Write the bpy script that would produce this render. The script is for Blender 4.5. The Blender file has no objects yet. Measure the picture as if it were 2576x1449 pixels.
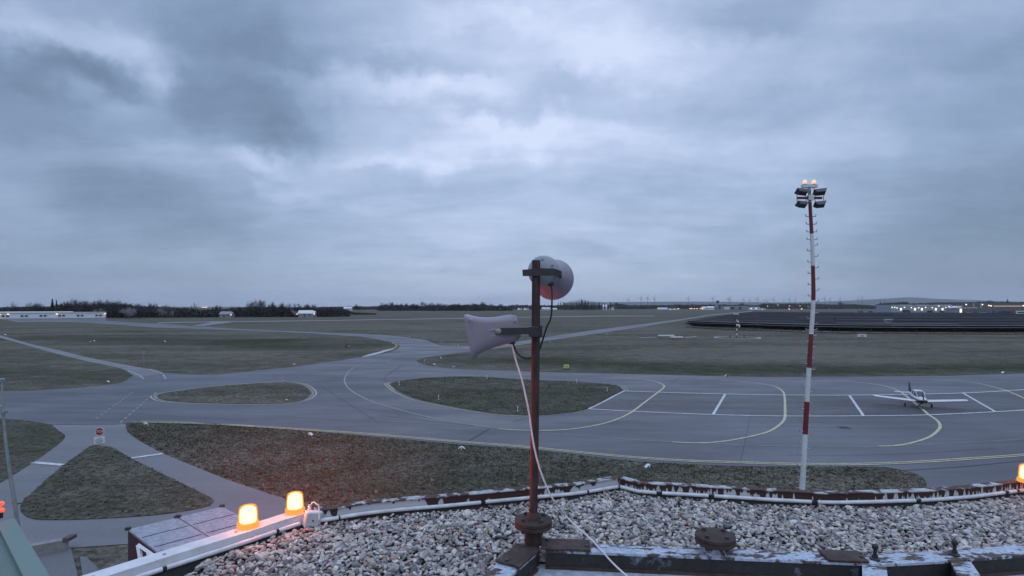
import bpy, math, random
import numpy as np
from mathutils import Vector, Matrix
from mathutils.geometry import tessellate_polygon
random.seed(7); rng = np.random.default_rng(7)
S = bpy.context.scene
C = S.collection
R = math.radians

# ------------------------------------------------------------------ camera, sky, light, exposure
UW, UH, FU, HZ, CZ = 2576.0, 1449.0, 1400.0, 771.0, 11.3     # picture units, focal, horizon row, eye height
cd = bpy.data.cameras.new('camera'); cam = bpy.data.objects.new('camera', cd); C.objects.link(cam)
cam.location = (0, 0, CZ); cam.rotation_euler = (R(90), 0, 0)
cd.sensor_width = 36; cd.lens = 36*FU/UW; cd.shift_y = (HZ-UH/2)/UW
cd.clip_start = 0.05; cd.clip_end = 60000
S.camera = cam
BEAM, HAZE = 22000.0, 3.2e-5
S.view_settings.view_transform = 'Standard'; S.view_settings.look = 'None'
S.view_settings.exposure = 0; S.view_settings.gamma = 1
SUN_EL, SUN_AZ = R(10), R(185)

def ray(u, v): return Vector(((u-1288)/FU, 1.0, (HZ-v)/FU))
def on(u, v, z=0.0):
    d = ray(u, v); t = (z-CZ)/d.z
    return Vector((d.x*t, t, z))
def at(u, v, Y):
    d = ray(u, v); return Vector((d.x*Y, Y, CZ+d.z*Y))

def NT(tree):
    n = tree.nodes; l = tree.links
    def N(t, **k):
        x = n.new(t)
        for a, b in k.items():
            if a.startswith('i_'): x.inputs[a[2:].replace('_', ' ')].default_value = b
            else: setattr(x, a, b)
        return x
    return n, l, N

def build_world():
    w = bpy.data.worlds.new('World'); S.world = w; w.use_nodes = True
    n, l, N = NT(w.node_tree); n.clear()
    out = N('ShaderNodeOutputWorld')
    sky = N('ShaderNodeTexSky', sky_type='NISHITA', sun_disc=False, sun_elevation=SUN_EL, sun_rotation=SUN_AZ)
    bg1 = N('ShaderNodeBackground'); bg1.inputs[1].default_value = 0.012; l.new(sky.outputs[0], bg1.inputs[0])
    tc = N('ShaderNodeTexCoord')
    sep = N('ShaderNodeSeparateXYZ'); l.new(tc.outputs['Generated'], sep.inputs[0])
    def M(op, a, b=None, c=None, clamp=False):
        m = N('ShaderNodeMath', operation=op); m.use_clamp = clamp
        for i, x in enumerate((a, b, c)):
            if x is None: continue
            if isinstance(x, (int, float)): m.inputs[i].default_value = x
            else: l.new(x, m.inputs[i])
        return m.outputs[0]
    z = M('MAXIMUM', sep.outputs[2], 0.0)
    den = M('ADD', z, 0.16)
    cx = M('DIVIDE', sep.outputs[0], den); cy = M('DIVIDE', sep.outputs[1], den)
    cp = N('ShaderNodeCombineXYZ'); l.new(cx, cp.inputs[0]); l.new(cy, cp.inputs[1])
    def noise(vec, scale, detail, rough=.55, dist=0.0, off=(0, 0, 0), sc=(1, 1, 1)):
        mp = N('ShaderNodeMapping'); l.new(vec, mp.inputs[0]); mp.inputs['Location'].default_value = off; mp.inputs['Scale'].default_value = sc
        t = N('ShaderNodeTexNoise'); l.new(mp.outputs[0], t.inputs['Vector'])
        t.inputs['Scale'].default_value = scale; t.inputs['Detail'].default_value = detail
        t.inputs['Roughness'].default_value = rough; t.inputs['Distortion'].default_value = dist
        return t
    # warp of the direction so that the cloud masses get ragged edges
    wn = noise(tc.outputs['Generated'], 6.5, 8, .60)
    sub = N('ShaderNodeVectorMath', operation='SUBTRACT'); l.new(wn.outputs['Color'], sub.inputs[0]); sub.inputs[1].default_value = (.5, .5, .5)
    scl = N('ShaderNodeVectorMath', operation='SCALE'); l.new(sub.outputs[0], scl.inputs[0]); scl.inputs['Scale'].default_value = .15
    dv = N('ShaderNodeVectorMath', operation='ADD'); l.new(tc.outputs['Generated'], dv.inputs[0]); l.new(scl.outputs[0], dv.inputs[1])
    blobs = [  # picture u, v of the cloud mass, its half sizes, brightness change
        (40, 265, 200, 85, -.34), (150, 220, 140, 60, -.22), (280, 185, 40, 30, -.16), (200, 175, 120, 38, -.22), (230, 185, 60, 40, -.12), (540, 190, 130, 110, -.22), (600, 285, 140, 70, -.15), (480, 240, 60, 50, -.12), (620, 50, 190, 140, -.20), (690, 240, 90, 110, -.20), (720, 335, 110, 45, -.22),
        (350, 520, 200, 70, -.22), (150, 430, 300, 60, -.14), (200, 640, 620, 110, -.18), (60, 720, 600, 120, -.12), (700, 540, 300, 60, -.08),
        (900, 165, 260, 30, -.16), (950, 222, 330, 30, .13), (1150, 230, 200, 40, .14), (1190, 350, 330, 42, .20), (960, 412, 150, 18, .16), (1300, 330, 120, 20, .15),
        (1420, 50, 290, 90, .32), (1600, 170, 190, 70, .24), (1650, 100, 110, 60, -.05), (350, 130, 75, 55, .20), (400, 190, 40, 40, .18), (240, 245, 60, 40, .22), (620, 392, 56, 28, .20), (200, 300, 90, 25, .14),
        (60, 80, 100, 60, .16), (730, 475, 130, 20, .12), (1440, 235, 100, 35, -.16), (1280, 110, 120, 30, -.10), (2050, 170, 300, 120, .08), (2520, 380, 240, 330, -.20), (2560, 60, 160, 60, -.10),
        (2500, 620, 460, 190, -.26), (2060, 250, 160, 40, -.08), (1880, 40, 160, 40, -.10), (1900, 300, 200, 40, -.06), (1750, 600, 500, 90, -.06), (1000, 700, 600, 60, .04), (1500, 400, 300, 60, .08), (1650, 330, 800, 230, .11), (1250, 280, 420, 150, .07), (1050, 390, 220, 26, .08), (1200, 640, 1000, 130, .09), (1500, 560, 500, 60, .05)]
    tot = None
    for (u, v, rx, rz, a) in blobs:
        d = ray(u, v); L = d.length; d = d/L
        s1 = N('ShaderNodeVectorMath', operation='SUBTRACT'); l.new(dv.outputs[0], s1.inputs[0]); s1.inputs[1].default_value = d
        s2 = N('ShaderNodeVectorMath', operation='MULTIPLY'); l.new(s1.outputs[0], s2.inputs[0])
        kx = FU/rx*L; kz = FU/rz*L
        s2.inputs[1].default_value = (kx*.85, kx*.6, kz*.85)
        ln = N('ShaderNodeVectorMath', operation='LENGTH'); l.new(s2.outputs[0], ln.inputs[0])
        mr = N('ShaderNodeMapRange', interpolation_type='SMOOTHSTEP'); l.new(ln.outputs['Value'], mr.inputs[0])
        mr.inputs[1].default_value = .15; mr.inputs[2].default_value = 1.5; mr.inputs[3].default_value = a; mr.inputs[4].default_value = 0
        tot = mr.outputs[0] if tot is None else M('ADD', tot, mr.outputs[0])
    n1 = noise(cp.outputs[0], 1.15, 7, .52, .4, (3.1, 1.7, 0), (1, 1.5, 1))
    n2 = noise(cp.outputs[0], 4.2, 6, .6, .3, (7, 2, 0), (.8, 1.7, 1))
    f = M('ADD', M('MULTIPLY', M('SUBTRACT', n1.outputs['Fac'], .5), .62), M('MULTIPLY', M('SUBTRACT', n2.outputs['Fac'], .5), .24))
    fade = N('ShaderNodeMapRange'); l.new(z, fade.inputs[0]); fade.inputs[1].default_value = .0; fade.inputs[2].default_value = .16; fade.inputs[3].default_value = .25; fade.inputs[4].default_value = 1
    f = M('MULTIPLY', f, fade.outputs[0])
    n3 = noise(dv.outputs[0], 13, 6, .6, .2, (1, 5, 2), (1, 1, 2.2)); val = M('ADD', M('ADD', M('ADD', f, M('MULTIPLY', M('SUBTRACT', n3.outputs['Fac'], .5), .20)), tot), .555)
    cr = N('ShaderNodeValToRGB'); l.new(val, cr.inputs[0])
    e = cr.color_ramp.elements
    e[0].position = 0.0; e[0].color = (.148, .215, .335, 1)
    e[1].position = 1.0; e[1].color = (.68, .77, 1.0, 1)
    a = e.new(.30); a.color = (.218, .304, .463, 1)
    a = e.new(.55); a.color = (.322, .424, .622, 1)
    a = e.new(.78); a.color = (.472, .572, .805, 1)
    # overcast: the sky overhead, above the frame, is brighter
    zb = N('ShaderNodeMapRange', interpolation_type='SMOOTHSTEP'); l.new(sep.outputs[2], zb.inputs[0])
    zb.inputs[1].default_value = .46; zb.inputs[2].default_value = .95; zb.inputs[3].default_value = .95; zb.inputs[4].default_value = 2.5
    bg2 = N('ShaderNodeBackground'); l.new(cr.outputs[0], bg2.inputs[0]); l.new(zb.outputs[0], bg2.inputs[1])
    add = N('ShaderNodeAddShader'); l.new(bg1.outputs[0], add.inputs[0]); l.new(bg2.outputs[0], add.inputs[1])
    l.new(add.outputs[0], out.inputs[0])
build_world()
sd = bpy.data.lights.new('sun', 'SUN'); so = bpy.data.objects.new('sun', sd); C.objects.link(so)
sd.energy = 0.5; sd.angle = R(60); sd.color = (1, .95, .9)
so.rotation_euler = (R(35), R(18), R(-20))

# ------------------------------------------------------------------ materials
MATS = {}
def mat(name, col, rough=.6, metal=0.0, var=0.0, vscale=5.0, bump=0.0, spec=None, coord='Object', detail=6):
    if name in MATS: return MATS[name]
    m = bpy.data.materials.new(name); m.use_nodes = True; MATS[name] = m
    n, l, N = NT(m.node_tree); b = n['Principled BSDF']
    b.inputs['Base Color'].default_value = (*col, 1); b.inputs['Roughness'].default_value = rough; b.inputs['Metallic'].default_value = metal
    if spec is not None: b.inputs['Specular IOR Level'].default_value = spec
    if var or bump:
        tc = N('ShaderNodeTexCoord'); t = N('ShaderNodeTexNoise'); l.new(tc.outputs[coord], t.inputs['Vector'])
        t.inputs['Scale'].default_value = vscale; t.inputs['Detail'].default_value = detail; t.inputs['Roughness'].default_value = .6
        if var:
            r = N('ShaderNodeValToRGB'); l.new(t.outputs['Fac'], r.inputs[0])
            r.color_ramp.elements[0].position = .3; r.color_ramp.elements[1].position = .7
            r.color_ramp.elements[0].color = (*[max(0, c*(1-var)) for c in col], 1)
            r.color_ramp.elements[1].color = (*[c*(1+var) for c in col], 1)
            l.new(r.outputs[0], b.inputs['Base Color'])
        if bump:
            bp = N('ShaderNodeBump'); bp.inputs['Strength'].default_value = bump; bp.inputs['Distance'].default_value = .01
            l.new(t.outputs['Fac'], bp.inputs['Height']); l.new(bp.outputs[0], b.inputs['Normal'])
    return m
def glow(name, col, strength):
    if name in MATS: return MATS[name]
    m = bpy.data.materials.new(name); m.use_nodes = True; MATS[name] = m
    b = m.node_tree.nodes['Principled BSDF']
    b.inputs['Base Color'].default_value = (*col, 1); b.inputs['Emission Color'].default_value = (*col, 1); b.inputs['Emission Strength'].default_value = strength
    return m
def mixmat(name, a, b, scale=(1, 1, 1), thr=.5, soft=.04, nscale=8, rough=.7, detail=8, coord='Object', bump=.3, bd=.004):
    """two paints: b shows where noise is above thr (peeling, rust, stains)"""
    if name in MATS: return MATS[name]
    m = bpy.data.materials.new(name); m.use_nodes = True; MATS[name] = m
    n, l, N = NT(m.node_tree); p = n['Principled BSDF']; p.inputs['Roughness'].default_value = rough
    tc = N('ShaderNodeTexCoord'); mp = N('ShaderNodeMapping'); l.new(tc.outputs[coord], mp.inputs[0]); mp.inputs['Scale'].default_value = scale
    t = N('ShaderNodeTexNoise'); l.new(mp.outputs[0], t.inputs['Vector']); t.inputs['Scale'].default_value = nscale; t.inputs['Detail'].default_value = detail; t.inputs['Roughness'].default_value = .62
    r = N('ShaderNodeValToRGB'); l.new(t.outputs['Fac'], r.inputs[0]); e = r.color_ramp.elements
    e[0].position = thr-soft; e[1].position = thr+soft; e[0].color = (0, 0, 0, 1); e[1].color = (1, 1, 1, 1)
    t2 = N('ShaderNodeTexNoise'); l.new(tc.outputs[coord], t2.inputs['Vector']); t2.inputs['Scale'].default_value = nscale*5; t2.inputs['Detail'].default_value = 5
    mx = N('ShaderNodeMix', data_type='RGBA'); l.new(r.outputs[0], mx.inputs['Factor'])
    mx.inputs['A'].default_value = (*a, 1); mx.inputs['B'].default_value = (*b, 1)
    v = N('ShaderNodeMix', data_type='RGBA', blend_type='MULTIPLY'); v.inputs['Factor'].default_value = .55
    l.new(mx.outputs['Result'], v.inputs['A']); r2 = N('ShaderNodeValToRGB'); l.new(t2.outputs['Fac'], r2.inputs[0])
    r2.color_ramp.elements[0].position = .3; r2.color_ramp.elements[0].color = (.35, .35, .35, 1); r2.color_ramp.elements[1].position = .65; r2.color_ramp.elements[1].color = (1.15, 1.15, 1.15, 1)
    l.new(r2.outputs[0], v.inputs['B']); l.new(v.outputs['Result'], p.inputs['Base Color'])
    if bump:
        bp = N('ShaderNodeBump'); bp.inputs['Strength'].default_value = bump; bp.inputs['Distance'].default_value = bd
        l.new(r.outputs[0], bp.inputs['Height']); l.new(bp.outputs[0], p.inputs['Normal'])
    return m

def grass_mat(name, bias, use_attr):
    m = bpy.data.materials.new(name); m.use_nodes = True
    n, l, N = NT(m.node_tree); p = n['Principled BSDF']; p.inputs['Roughness'].default_value = 1; p.inputs['Specular IOR Level'].default_value = .05
    tc = N('ShaderNodeTexCoord')
    def ns(scale, detail, rough=.6, sc=(1, 1, 1)):
        mp = N('ShaderNodeMapping'); l.new(tc.outputs['Object'], mp.inputs[0]); mp.inputs['Scale'].default_value = sc
        t = N('ShaderNodeTexNoise'); l.new(mp.outputs[0], t.inputs['Vector']); t.inputs['Scale'].default_value = scale; t.inputs['Detail'].default_value = detail; t.inputs['Roughness'].default_value = rough
        return t.outputs['Fac']
    def M(op, a, b):
        q = N('ShaderNodeMath', operation=op)
        for i, x in enumerate((a, b)):
            if isinstance(x, (int, float)): q.inputs[i].default_value = x
            else: l.new(x, q.inputs[i])
        return q.outputs[0]
    big = ns(.035, 6, .6, (.6, 1.5, 1)); mid = ns(.33, 7, .65); fine = ns(2.6, 8, .72); vf = ns(14, 3, .6)
    g = M('ADD', M('MULTIPLY', M('SUBTRACT', big, .5), 1.6), M('MULTIPLY', M('SUBTRACT', mid, .5), 1.5))
    g = M('ADD', g, bias)
    if use_attr:
        at_ = N('ShaderNodeAttribute', attribute_name='green'); g = M('ADD', g, at_.outputs['Fac'])
    r = N('ShaderNodeValToRGB'); l.new(g, r.inputs[0]); e = r.color_ramp.elements
    e[0].position = .15; e[0].color = (.132, .124, .106, 1)
    e[1].position = .95; e[1].color = (.040, .047, .029, 1)
    a = e.new(.5); a.color = (.084, .081, .066, 1)
    f = N('ShaderNodeValToRGB'); l.new(fine, f.inputs[0]); e = f.color_ramp.elements
    e[0].position = .36; e[0].color = (.30, .30, .30, 1); e[1].position = .66; e[1].color = (1.8, 1.76, 1.7, 1)
    mx = N('ShaderNodeMix', data_type='RGBA', blend_type='MULTIPLY'); mx.inputs['Factor'].default_value = .9
    l.new(r.outputs[0], mx.inputs['A']); l.new(f.outputs[0], mx.inputs['B'])
    l.new(mx.outputs['Result'], p.inputs['Base Color'])
    bp = N('ShaderNodeBump'); bp.inputs['Strength'].default_value = .7; bp.inputs['Distance'].default_value = .12
    l.new(M('ADD', fine, M('MULTIPLY', vf, .35)), bp.inputs['Height']); l.new(bp.outputs[0], p.inputs['Normal'])
    return m

def asphalt_mat(name, col, rough, patch=.22):
    m = bpy.data.materials.new(name); m.use_nodes = True
    n, l, N = NT(m.node_tree); p = n['Principled BSDF']; p.inputs['Roughness'].default_value = rough
    tc = N('ShaderNodeTexCoord')
    def ns(scale, detail, rough=.6, sc=(1, 1, 1), rot=0):
        mp = N('ShaderNodeMapping'); l.new(tc.outputs['Object'], mp.inputs[0]); mp.inputs['Scale'].default_value = sc; mp.inputs['Rotation'].default_value = (0, 0, rot)
        t = N('ShaderNodeTexNoise'); l.new(mp.outputs[0], t.inputs['Vector']); t.inputs['Scale'].default_value = scale; t.inputs['Detail'].default_value = detail; t.inputs['Roughness'].default_value = rough
        return t.outputs['Fac']
    cur = None
    for i, (fac, k) in enumerate(((ns(.06, 5, .55), patch), (ns(.25, 6, .65, (.22, 1.4, 1), R(-4)), patch*.9), (ns(7, 6, .7), .16))):
        r = N('ShaderNodeValToRGB'); l.new(fac, r.inputs[0]); e = r.color_ramp.elements
        e[0].position = .3; e[1].position = .7; e[0].color = (1-k, 1-k, 1-k, 1); e[1].color = (1+k, 1+k, 1+k, 1)
        mx = N('ShaderNodeMix', data_type='RGBA', blend_type='MULTIPLY'); mx.inputs['Factor'].default_value = 1
        if cur is None: mx.inputs['A'].default_value = (*col, 1)
        else: l.new(cur, mx.inputs['A'])
        l.new(r.outputs[0], mx.inputs['B']); cur = mx.outputs['Result']
    l.new(cur, p.inputs['Base Color'])
    rr = N('ShaderNodeMapRange'); l.new(ns(.12, 5, .6, (.5, 1.3, 1)), rr.inputs[0]); rr.inputs[1].default_value = .35; rr.inputs[2].default_value = .65; rr.inputs[3].default_value = rough-.13; rr.inputs[4].default_value = rough+.12
    l.new(rr.outputs[0], p.inputs['Roughness'])
    return m

white = mat('white_paint', (.60, .62, .63), .45, var=.18, vscale=9)
offwhite = mat('worn_white', (.55, .57, .60), .55, var=.2, vscale=12)
red_p = mat('red_paint', (.15, .014, .020), .5, var=.2, vscale=6)
dark = mat('dark_metal', (.025, .026, .03), .5, var=.3, vscale=30)
black = mat('black_rubber', (.012, .012, .013), .6)
rust = mixmat('rusty_steel', (.028, .019, .017), (.062, .036, .030), nscale=22, soft=.15, rough=.8)
rustpost = mixmat('rusty_post', (.022, .014, .013), (.075, .036, .031), scale=(1, 1, .12), nscale=55, soft=.12, rough=.75)
steel = mat('galvanised_steel', (.30, .32, .34), .45, .5, var=.2, vscale=14)
grey = mat('grey_paint', (.22, .24, .27), .5, var=.15, vscale=8)
plastic = mat('grey_horn_plastic', (.23, .205, .245), .42, var=.07, vscale=7)
yellow_l = mixmat('yellow_line_paint', (.54, .50, .31), (.38, .36, .25), nscale=1.2, soft=.2, rough=.7, bump=0)
pale_l = mixmat('faded_line_paint', (.36, .36, .35), (.20, .205, .21), nscale=1.0, soft=.2, rough=.7, bump=0)
white_l = mixmat('white_line_paint', (.62, .64, .66), (.40, .42, .44), nscale=1.5, soft=.15, rough=.6, bump=0)
tar = mat('tar_seam', (.045, .046, .05), .6)
glass_d = mat('dark_glass', (.03, .045, .07), .08)
warm = glow('warm_lamp', (1, .60, .36), 2.2)
cool = glow('white_lamp', (1, .84, .66), 1.0)
wood_m = mat('bare_twigs', (.040, .034, .034), .9, var=.3, vscale=.6)
trunk_m = mat('bark', (.035, .028, .026), .9)
conif_m = mat('conifer_needles', (.018, .026, .020), .9, var=.3, vscale=2)
bloss_m = mat('blossom', (.30, .28, .30), .9, var=.2, vscale=1.5)
hedge_m = mat('thicket_twigs', (.036, .030, .031), .95, var=.4, vscale=.15)
ASPH = asphalt_mat('asphalt', (.078, .080, .094), .54, .26)
CONC = asphalt_mat('pale_asphalt', (.138, .138, .150), .58, .14)
GRASS = grass_mat('meadow_grass', .40, True); GRASS_I = grass_mat('island_grass', .62, False); GRASS_B = grass_mat('dry_island_grass', .38, False)

# ------------------------------------------------------------------ mesh helpers
class MB:
    def __init__(s, o=(0, 0, 0)): s.v = []; s.f = []; s.o = Vector(o); s.uv = None
    def add(s, vs, fs):
        k = len(s.v); s.v += [Vector(p)-s.o for p in vs]; s.f += [tuple(i+k for i in f) for f in fs]; return s
    def box(s, c, d, rot=None):
        h = [x/2 for x in d]; vs = [Vector((x*h[0], y*h[1], z*h[2])) for x in (-1, 1) for y in (-1, 1) for z in (-1, 1)]
        if rot is not None: vs = [rot @ p for p in vs]
        return s.add([Vector(c)+p for p in vs], [(0, 1, 3, 2), (4, 6, 7, 5), (0, 4, 5, 1), (2, 3, 7, 6), (0, 2, 6, 4), (1, 5, 7, 3)])
    def tube(s, path, r, n=8, cap=True):
        path = [Vector(p) for p in path]; m = len(path)
        if not hasattr(r, '__len__'): r = [r]*m
        T = [(path[min(i+1, m-1)]-path[max(i-1, 0)]).normalized() for i in range(m)]
        a = Vector((0, 0, 1)) if abs(T[0].z) < .9 else Vector((1, 0, 0))
        nrm = T[0].cross(a).normalized(); vs = []
        for i in range(m):
            nrm = (nrm-T[i]*nrm.dot(T[i])).normalized(); b = T[i].cross(nrm)
            vs += [path[i]+(nrm*math.cos(2*math.pi*k/n)+b*math.sin(2*math.pi*k/n))*r[i] for k in range(n)]
        fs = [(i*n+k, i*n+(k+1) % n, (i+1)*n+(k+1) % n, (i+1)*n+k) for i in range(m-1) for k in range(n)]
        if cap: fs += [tuple(range(n-1, -1, -1)), tuple(range((m-1)*n, m*n))]
        return s.add(vs, fs)
    def lathe(s, c, prof, n=24, axis=(0, 0, 1)):
        q = Vector((0, 0, 1)).rotation_difference(Vector(axis).normalized()); vs = []
        for (r, z) in prof: vs += [Vector(c)+q @ Vector((r*math.cos(2*math.pi*k/n), r*math.sin(2*math.pi*k/n), z)) for k in range(n)]
        m = len(prof)
        fs = [(i*n+k, i*n+(k+1) % n, (i+1)*n+(k+1) % n, (i+1)*n+k) for i in range(m-1) for k in range(n)]
        fs += [tuple(range(n-1, -1, -1)), tuple(range((m-1)*n, m*n))]
        return s.add(vs, fs)
    def loft(s, secs, cap=True):
        n = len(secs[0]); vs = [p for q in secs for p in q]; m = len(secs)
        fs = [(i*n+k, i*n+(k+1) % n, (i+1)*n+(k+1) % n, (i+1)*n+k) for i in range(m-1) for k in range(n)]
        if cap: fs += [tuple(range(n-1, -1, -1)), tuple(range((m-1)*n, m*n))]
        return s.add(vs, fs)
    def poly(s, pts):
        t = tessellate_polygon([pts])
        return s.add(pts, [f if (pts[f[1]]-pts[f[0]]).cross(pts[f[2]]-pts[f[0]]).z > 0 else f[::-1] for f in t])
    def prism(s, pts, z0, z1):
        n = len(pts); lo = [Vector((p[0], p[1], z0)) for p in pts]; hi = [Vector((p[0], p[1], z1)) for p in pts]
        s.poly(hi); return s.add(lo+hi, [(i, (i+1) % n, n+(i+1) % n, n+i) for i in range(n)])
    def build(s, name, m, parent=None, smooth=False, bevel=0):
        me = bpy.data.meshes.new(name); me.from_pydata([tuple(p) for p in s.v], [], s.f)
        me.materials.append(m); me.update()
        if smooth: me.polygons.foreach_set('use_smooth', [True]*len(me.polygons))
        o = bpy.data.objects.new(name, me); C.objects.link(o)
        if s.uv: 
            ul = me.uv_layers.new(name='UVMap'); ul.data.foreach_set('uv', [x for lp in me.loops for x in s.uv[lp.vertex_index]])
        if parent is not None: o.parent = parent
        elif s.o.length: o.location = s.o
        if bevel:
            b = o.modifiers.new('bevel', 'BEVEL'); b.width = bevel; b.segments = 2; b.limit_method = 'ANGLE'
        if smooth:
            try: me.set_sharp_from_angle(angle=R(40))
            except Exception: pass
        return o
def tag(o, label, cat, group=None):
    o['label'] = label; o['category'] = cat
    if group: o['group'] = group
    return o
def thing(name, label, cat, loc=(0, 0, 0), rz=0, group=None):
    o = bpy.data.objects.new(name, None); C.objects.link(o); o.location = loc; o.rotation_euler = (0, 0, rz); o.empty_display_size = .2
    return tag(o, label, cat, group)
def struct(o, kind='structure'): o['kind'] = kind; return o
def dup(root, loc, rz=0, scale=None, label=None, group=None):
    r = root.copy(); C.objects.link(r); r.location = loc; r.rotation_euler = (0, 0, rz)
    if scale is not None: r.scale = scale
    if label: r['label'] = label
    if group: r['group'] = group
    for ch in list(root.children):
        c = ch.copy(); C.objects.link(c); c.parent = r
        for g in list(ch.children):
            d = g.copy(); C.objects.link(d); d.parent = c
    return r
XA = (0, 644, 1288, 1932); XB = (0, 429.3, 858.7, 1288, 1717.3, 2146.7)
def A(k, *p): return [(XA[k]+x/4, 845.2+y/4) for x, y in p]
def B(k, *p): return [(XB[k]+x/6, 704.4+y/6) for x, y in p]
def reg(ox, oy, s):
    return lambda *p: [(ox+x*s, oy+y*s) for x, y in p]
Dg = reg(0, 1180.6, .1852); Cg = reg(295.2, 1180.6, .2083); Eg = reg(831.8, 1180.6, .18516); Gg = reg(1140.4, 1180.6, .18516)
Hg = reg(1609.9, 1180.6, .18516); Ig = reg(2079.5, 1140.4, .21295); Sg = reg(1140.4, 630.6, .21295); F1 = reg(2213.6, 731.2, .1406); F2 = reg(1663.6, 724.5, .1406)
def smooth(p, k=5, closed=False):
    """centripetal Catmull-Rom through 2D points"""
    P = [np.array(q, float) for q in p]; n = len(P); out = []
    g = (lambda i: P[i % n]) if closed else (lambda i: P[i] if 0 <= i < n else (2*P[0]-P[1] if i < 0 else 2*P[-1]-P[-2]))
    for i in range(n if closed else n-1):
        a, b, c, d = g(i-1), g(i), g(i+1), g(i+2)
        t0 = 0; t1 = t0+max(1e-6, np.linalg.norm(b-a))**.5; t2 = t1+max(1e-6, np.linalg.norm(c-b))**.5; t3 = t2+max(1e-6, np.linalg.norm(d-c))**.5
        for j in range(k):
            t = t1+(t2-t1)*j/k
            A1 = (t1-t)/(t1-t0)*a+(t-t0)/(t1-t0)*b; A2 = (t2-t)/(t2-t1)*b+(t-t1)/(t2-t1)*c; A3 = (t3-t)/(t3-t2)*c+(t-t2)/(t3-t2)*d
            B1 = (t2-t)/(t2-t0)*A1+(t-t0)/(t2-t0)*A2; B2 = (t3-t)/(t3-t1)*A2+(t-t1)/(t3-t1)*A3
            out.append(tuple((t2-t)/(t2-t1)*B1+(t-t1)/(t2-t1)*B2))
    if not closed: out.append(tuple(P[-1]))
    return out
def gnd(pts, z): return [on(u, v, z) for u, v in pts]
def offs(P, d, closed=False):
    n = len(P); o = []
    for i in range(n):
        a = P[(i-1) % n] if closed or i else P[0]; b = P[(i+1) % n] if closed or i < n-1 else P[-1]
        t = (b-a); t.z = 0; t.normalize(); o.append(P[i]+Vector((t.y, -t.x, 0))*d)
    return o
def ribbon(mb, P, w, off=0.0, closed=False):
    a = offs(P, off-w/2, closed); b = offs(P, off+w/2, closed); n = len(P)
    return mb.add(a+b, [(i, (i+1) % n, n+(i+1) % n, n+i)[::-1] for i in range(n if closed else n-1)])

# ------------------------------------------------------------------ ground, roads, markings
def axis(lo, hi, step, far):
    a = list(np.arange(lo, hi+.1, step)); x = hi; s = step
    while x < far: s *= 1.35; x += s; a.append(x)
    x = lo; s = step; p = []
    while x > -far: s *= 1.35; x -= s; p.append(x)
    return np.array(p[::-1]+a)
gx, gy = axis(-190, 200, 3, 20000), axis(-6, 250, 2.5, 20000)
GX, GY = np.meshgrid(gx, gy)
green = np.zeros_like(GX)
def spot(pts, r, a):
    P = np.array([on(u, v)[:2] for u, v in pts]); d = np.full(GX.shape, 1e9)
    for p, q in zip(P[:-1], P[1:]):
        e = q-p; t = np.clip(((GX-p[0])*e[0]+(GY-p[1])*e[1])/max(1e-9, e@e), 0, 1)
        d = np.minimum(d, np.hypot(GX-p[0]-t*e[0], GY-p[1]-t*e[1]))
    global green
    green = green+a*np.exp(-(d/r)**2)
spot(A(2, (400, 250), (1000, 300), (1900, 350), (2576, 350))+A(3, (600, 350), (1500, 340), (2700, 310)), 9, .45)
spot(A(1, (1900, 270), (2576, 260))+A(2, (300, 280),), 7, .3)
spot(A(1, (0, 60), (500, 110), (1100, 90)), 14, .35); spot(A(0, (400, 20), (1500, 40), (2500, 60)), 16, .38)
spot(A(0, (0, 350), (700, 400), (1100, 420)), 8, .38); spot(A(0, (100, 1000), (300, 1150), (100, 1350)), 7, .25)
spot(A(1, (1400, 1250), (2500, 1350))+A(2, (600, 1400),), 6, .12); spot(B(4, (0, 1150), (1500, 1100), (2500, 1000)), 18, -.12)
spot(B(2, (300, 700), (1500, 720)), 45, -.15)
me = bpy.data.meshes.new('ground'); ny, nx = GX.shape
V = np.stack([GX.ravel(), GY.ravel(), np.zeros(GX.size)], 1)
idx = np.arange(GX.size).reshape(ny, nx)
Fq = np.stack([idx[:-1, :-1].ravel(), idx[:-1, 1:].ravel(), idx[1:, 1:].ravel(), idx[1:, :-1].ravel()], 1)
me.from_pydata(V.tolist(), [], Fq.tolist()); me.materials.append(GRASS)
at_ = me.attributes.new('green', 'FLOAT', 'POINT'); at_.data.foreach_set('value', green.ravel().astype(np.float32))
o = bpy.data.objects.new('ground', me); C.objects.link(o); struct(o)

T1_low = A(0, (-900, 800), (0, 832), (250, 850), (450, 880), (540, 892), (900, 890), (1210, 886), (1330, 868), (1560, 865), (2000, 882), (2576, 920))
edge_low = A(1, (540, 957), (1000, 997), (1500, 1040), (2000, 1087), (2400, 1115))+A(2, (0, 1128), (400, 1165), (800, 1212), (1300, 1265), (1800, 1292), (2100, 1305), (2576, 1311))+A(3, (400, 1314), (900, 1314), (1150, 1319), (1300, 1340), (1400, 1360), (1500, 1395), (1560, 1430), (1590, 1480), (1590, 1700))
right = A(3, (3800, 1700), (3800, 300), (2576, 375), (1800, 402), (900, 410), (0, 413))
apron_up = A(2, (1900, 400), (1000, 380), (300, 362), (0, 352))+A(1, (2300, 340), (2000, 328), (1800, 308), (1700, 290), (1640, 270), (1615, 250), (1640, 232), (1720, 215), (2000, 178), (2170, 155), (2400, 128))
t3 = B(3, (50, 990), (310, 950), (600, 905), (1400, 790), (2000, 700), (2576, 605))+B(4, (420, 535), (800, 500), (1050, 480), (1050, 465), (800, 487), (420, 520), (0, 585))+B(3, (2000, 660), (1200, 760), (490, 865), (310, 895), (50, 930))
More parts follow.
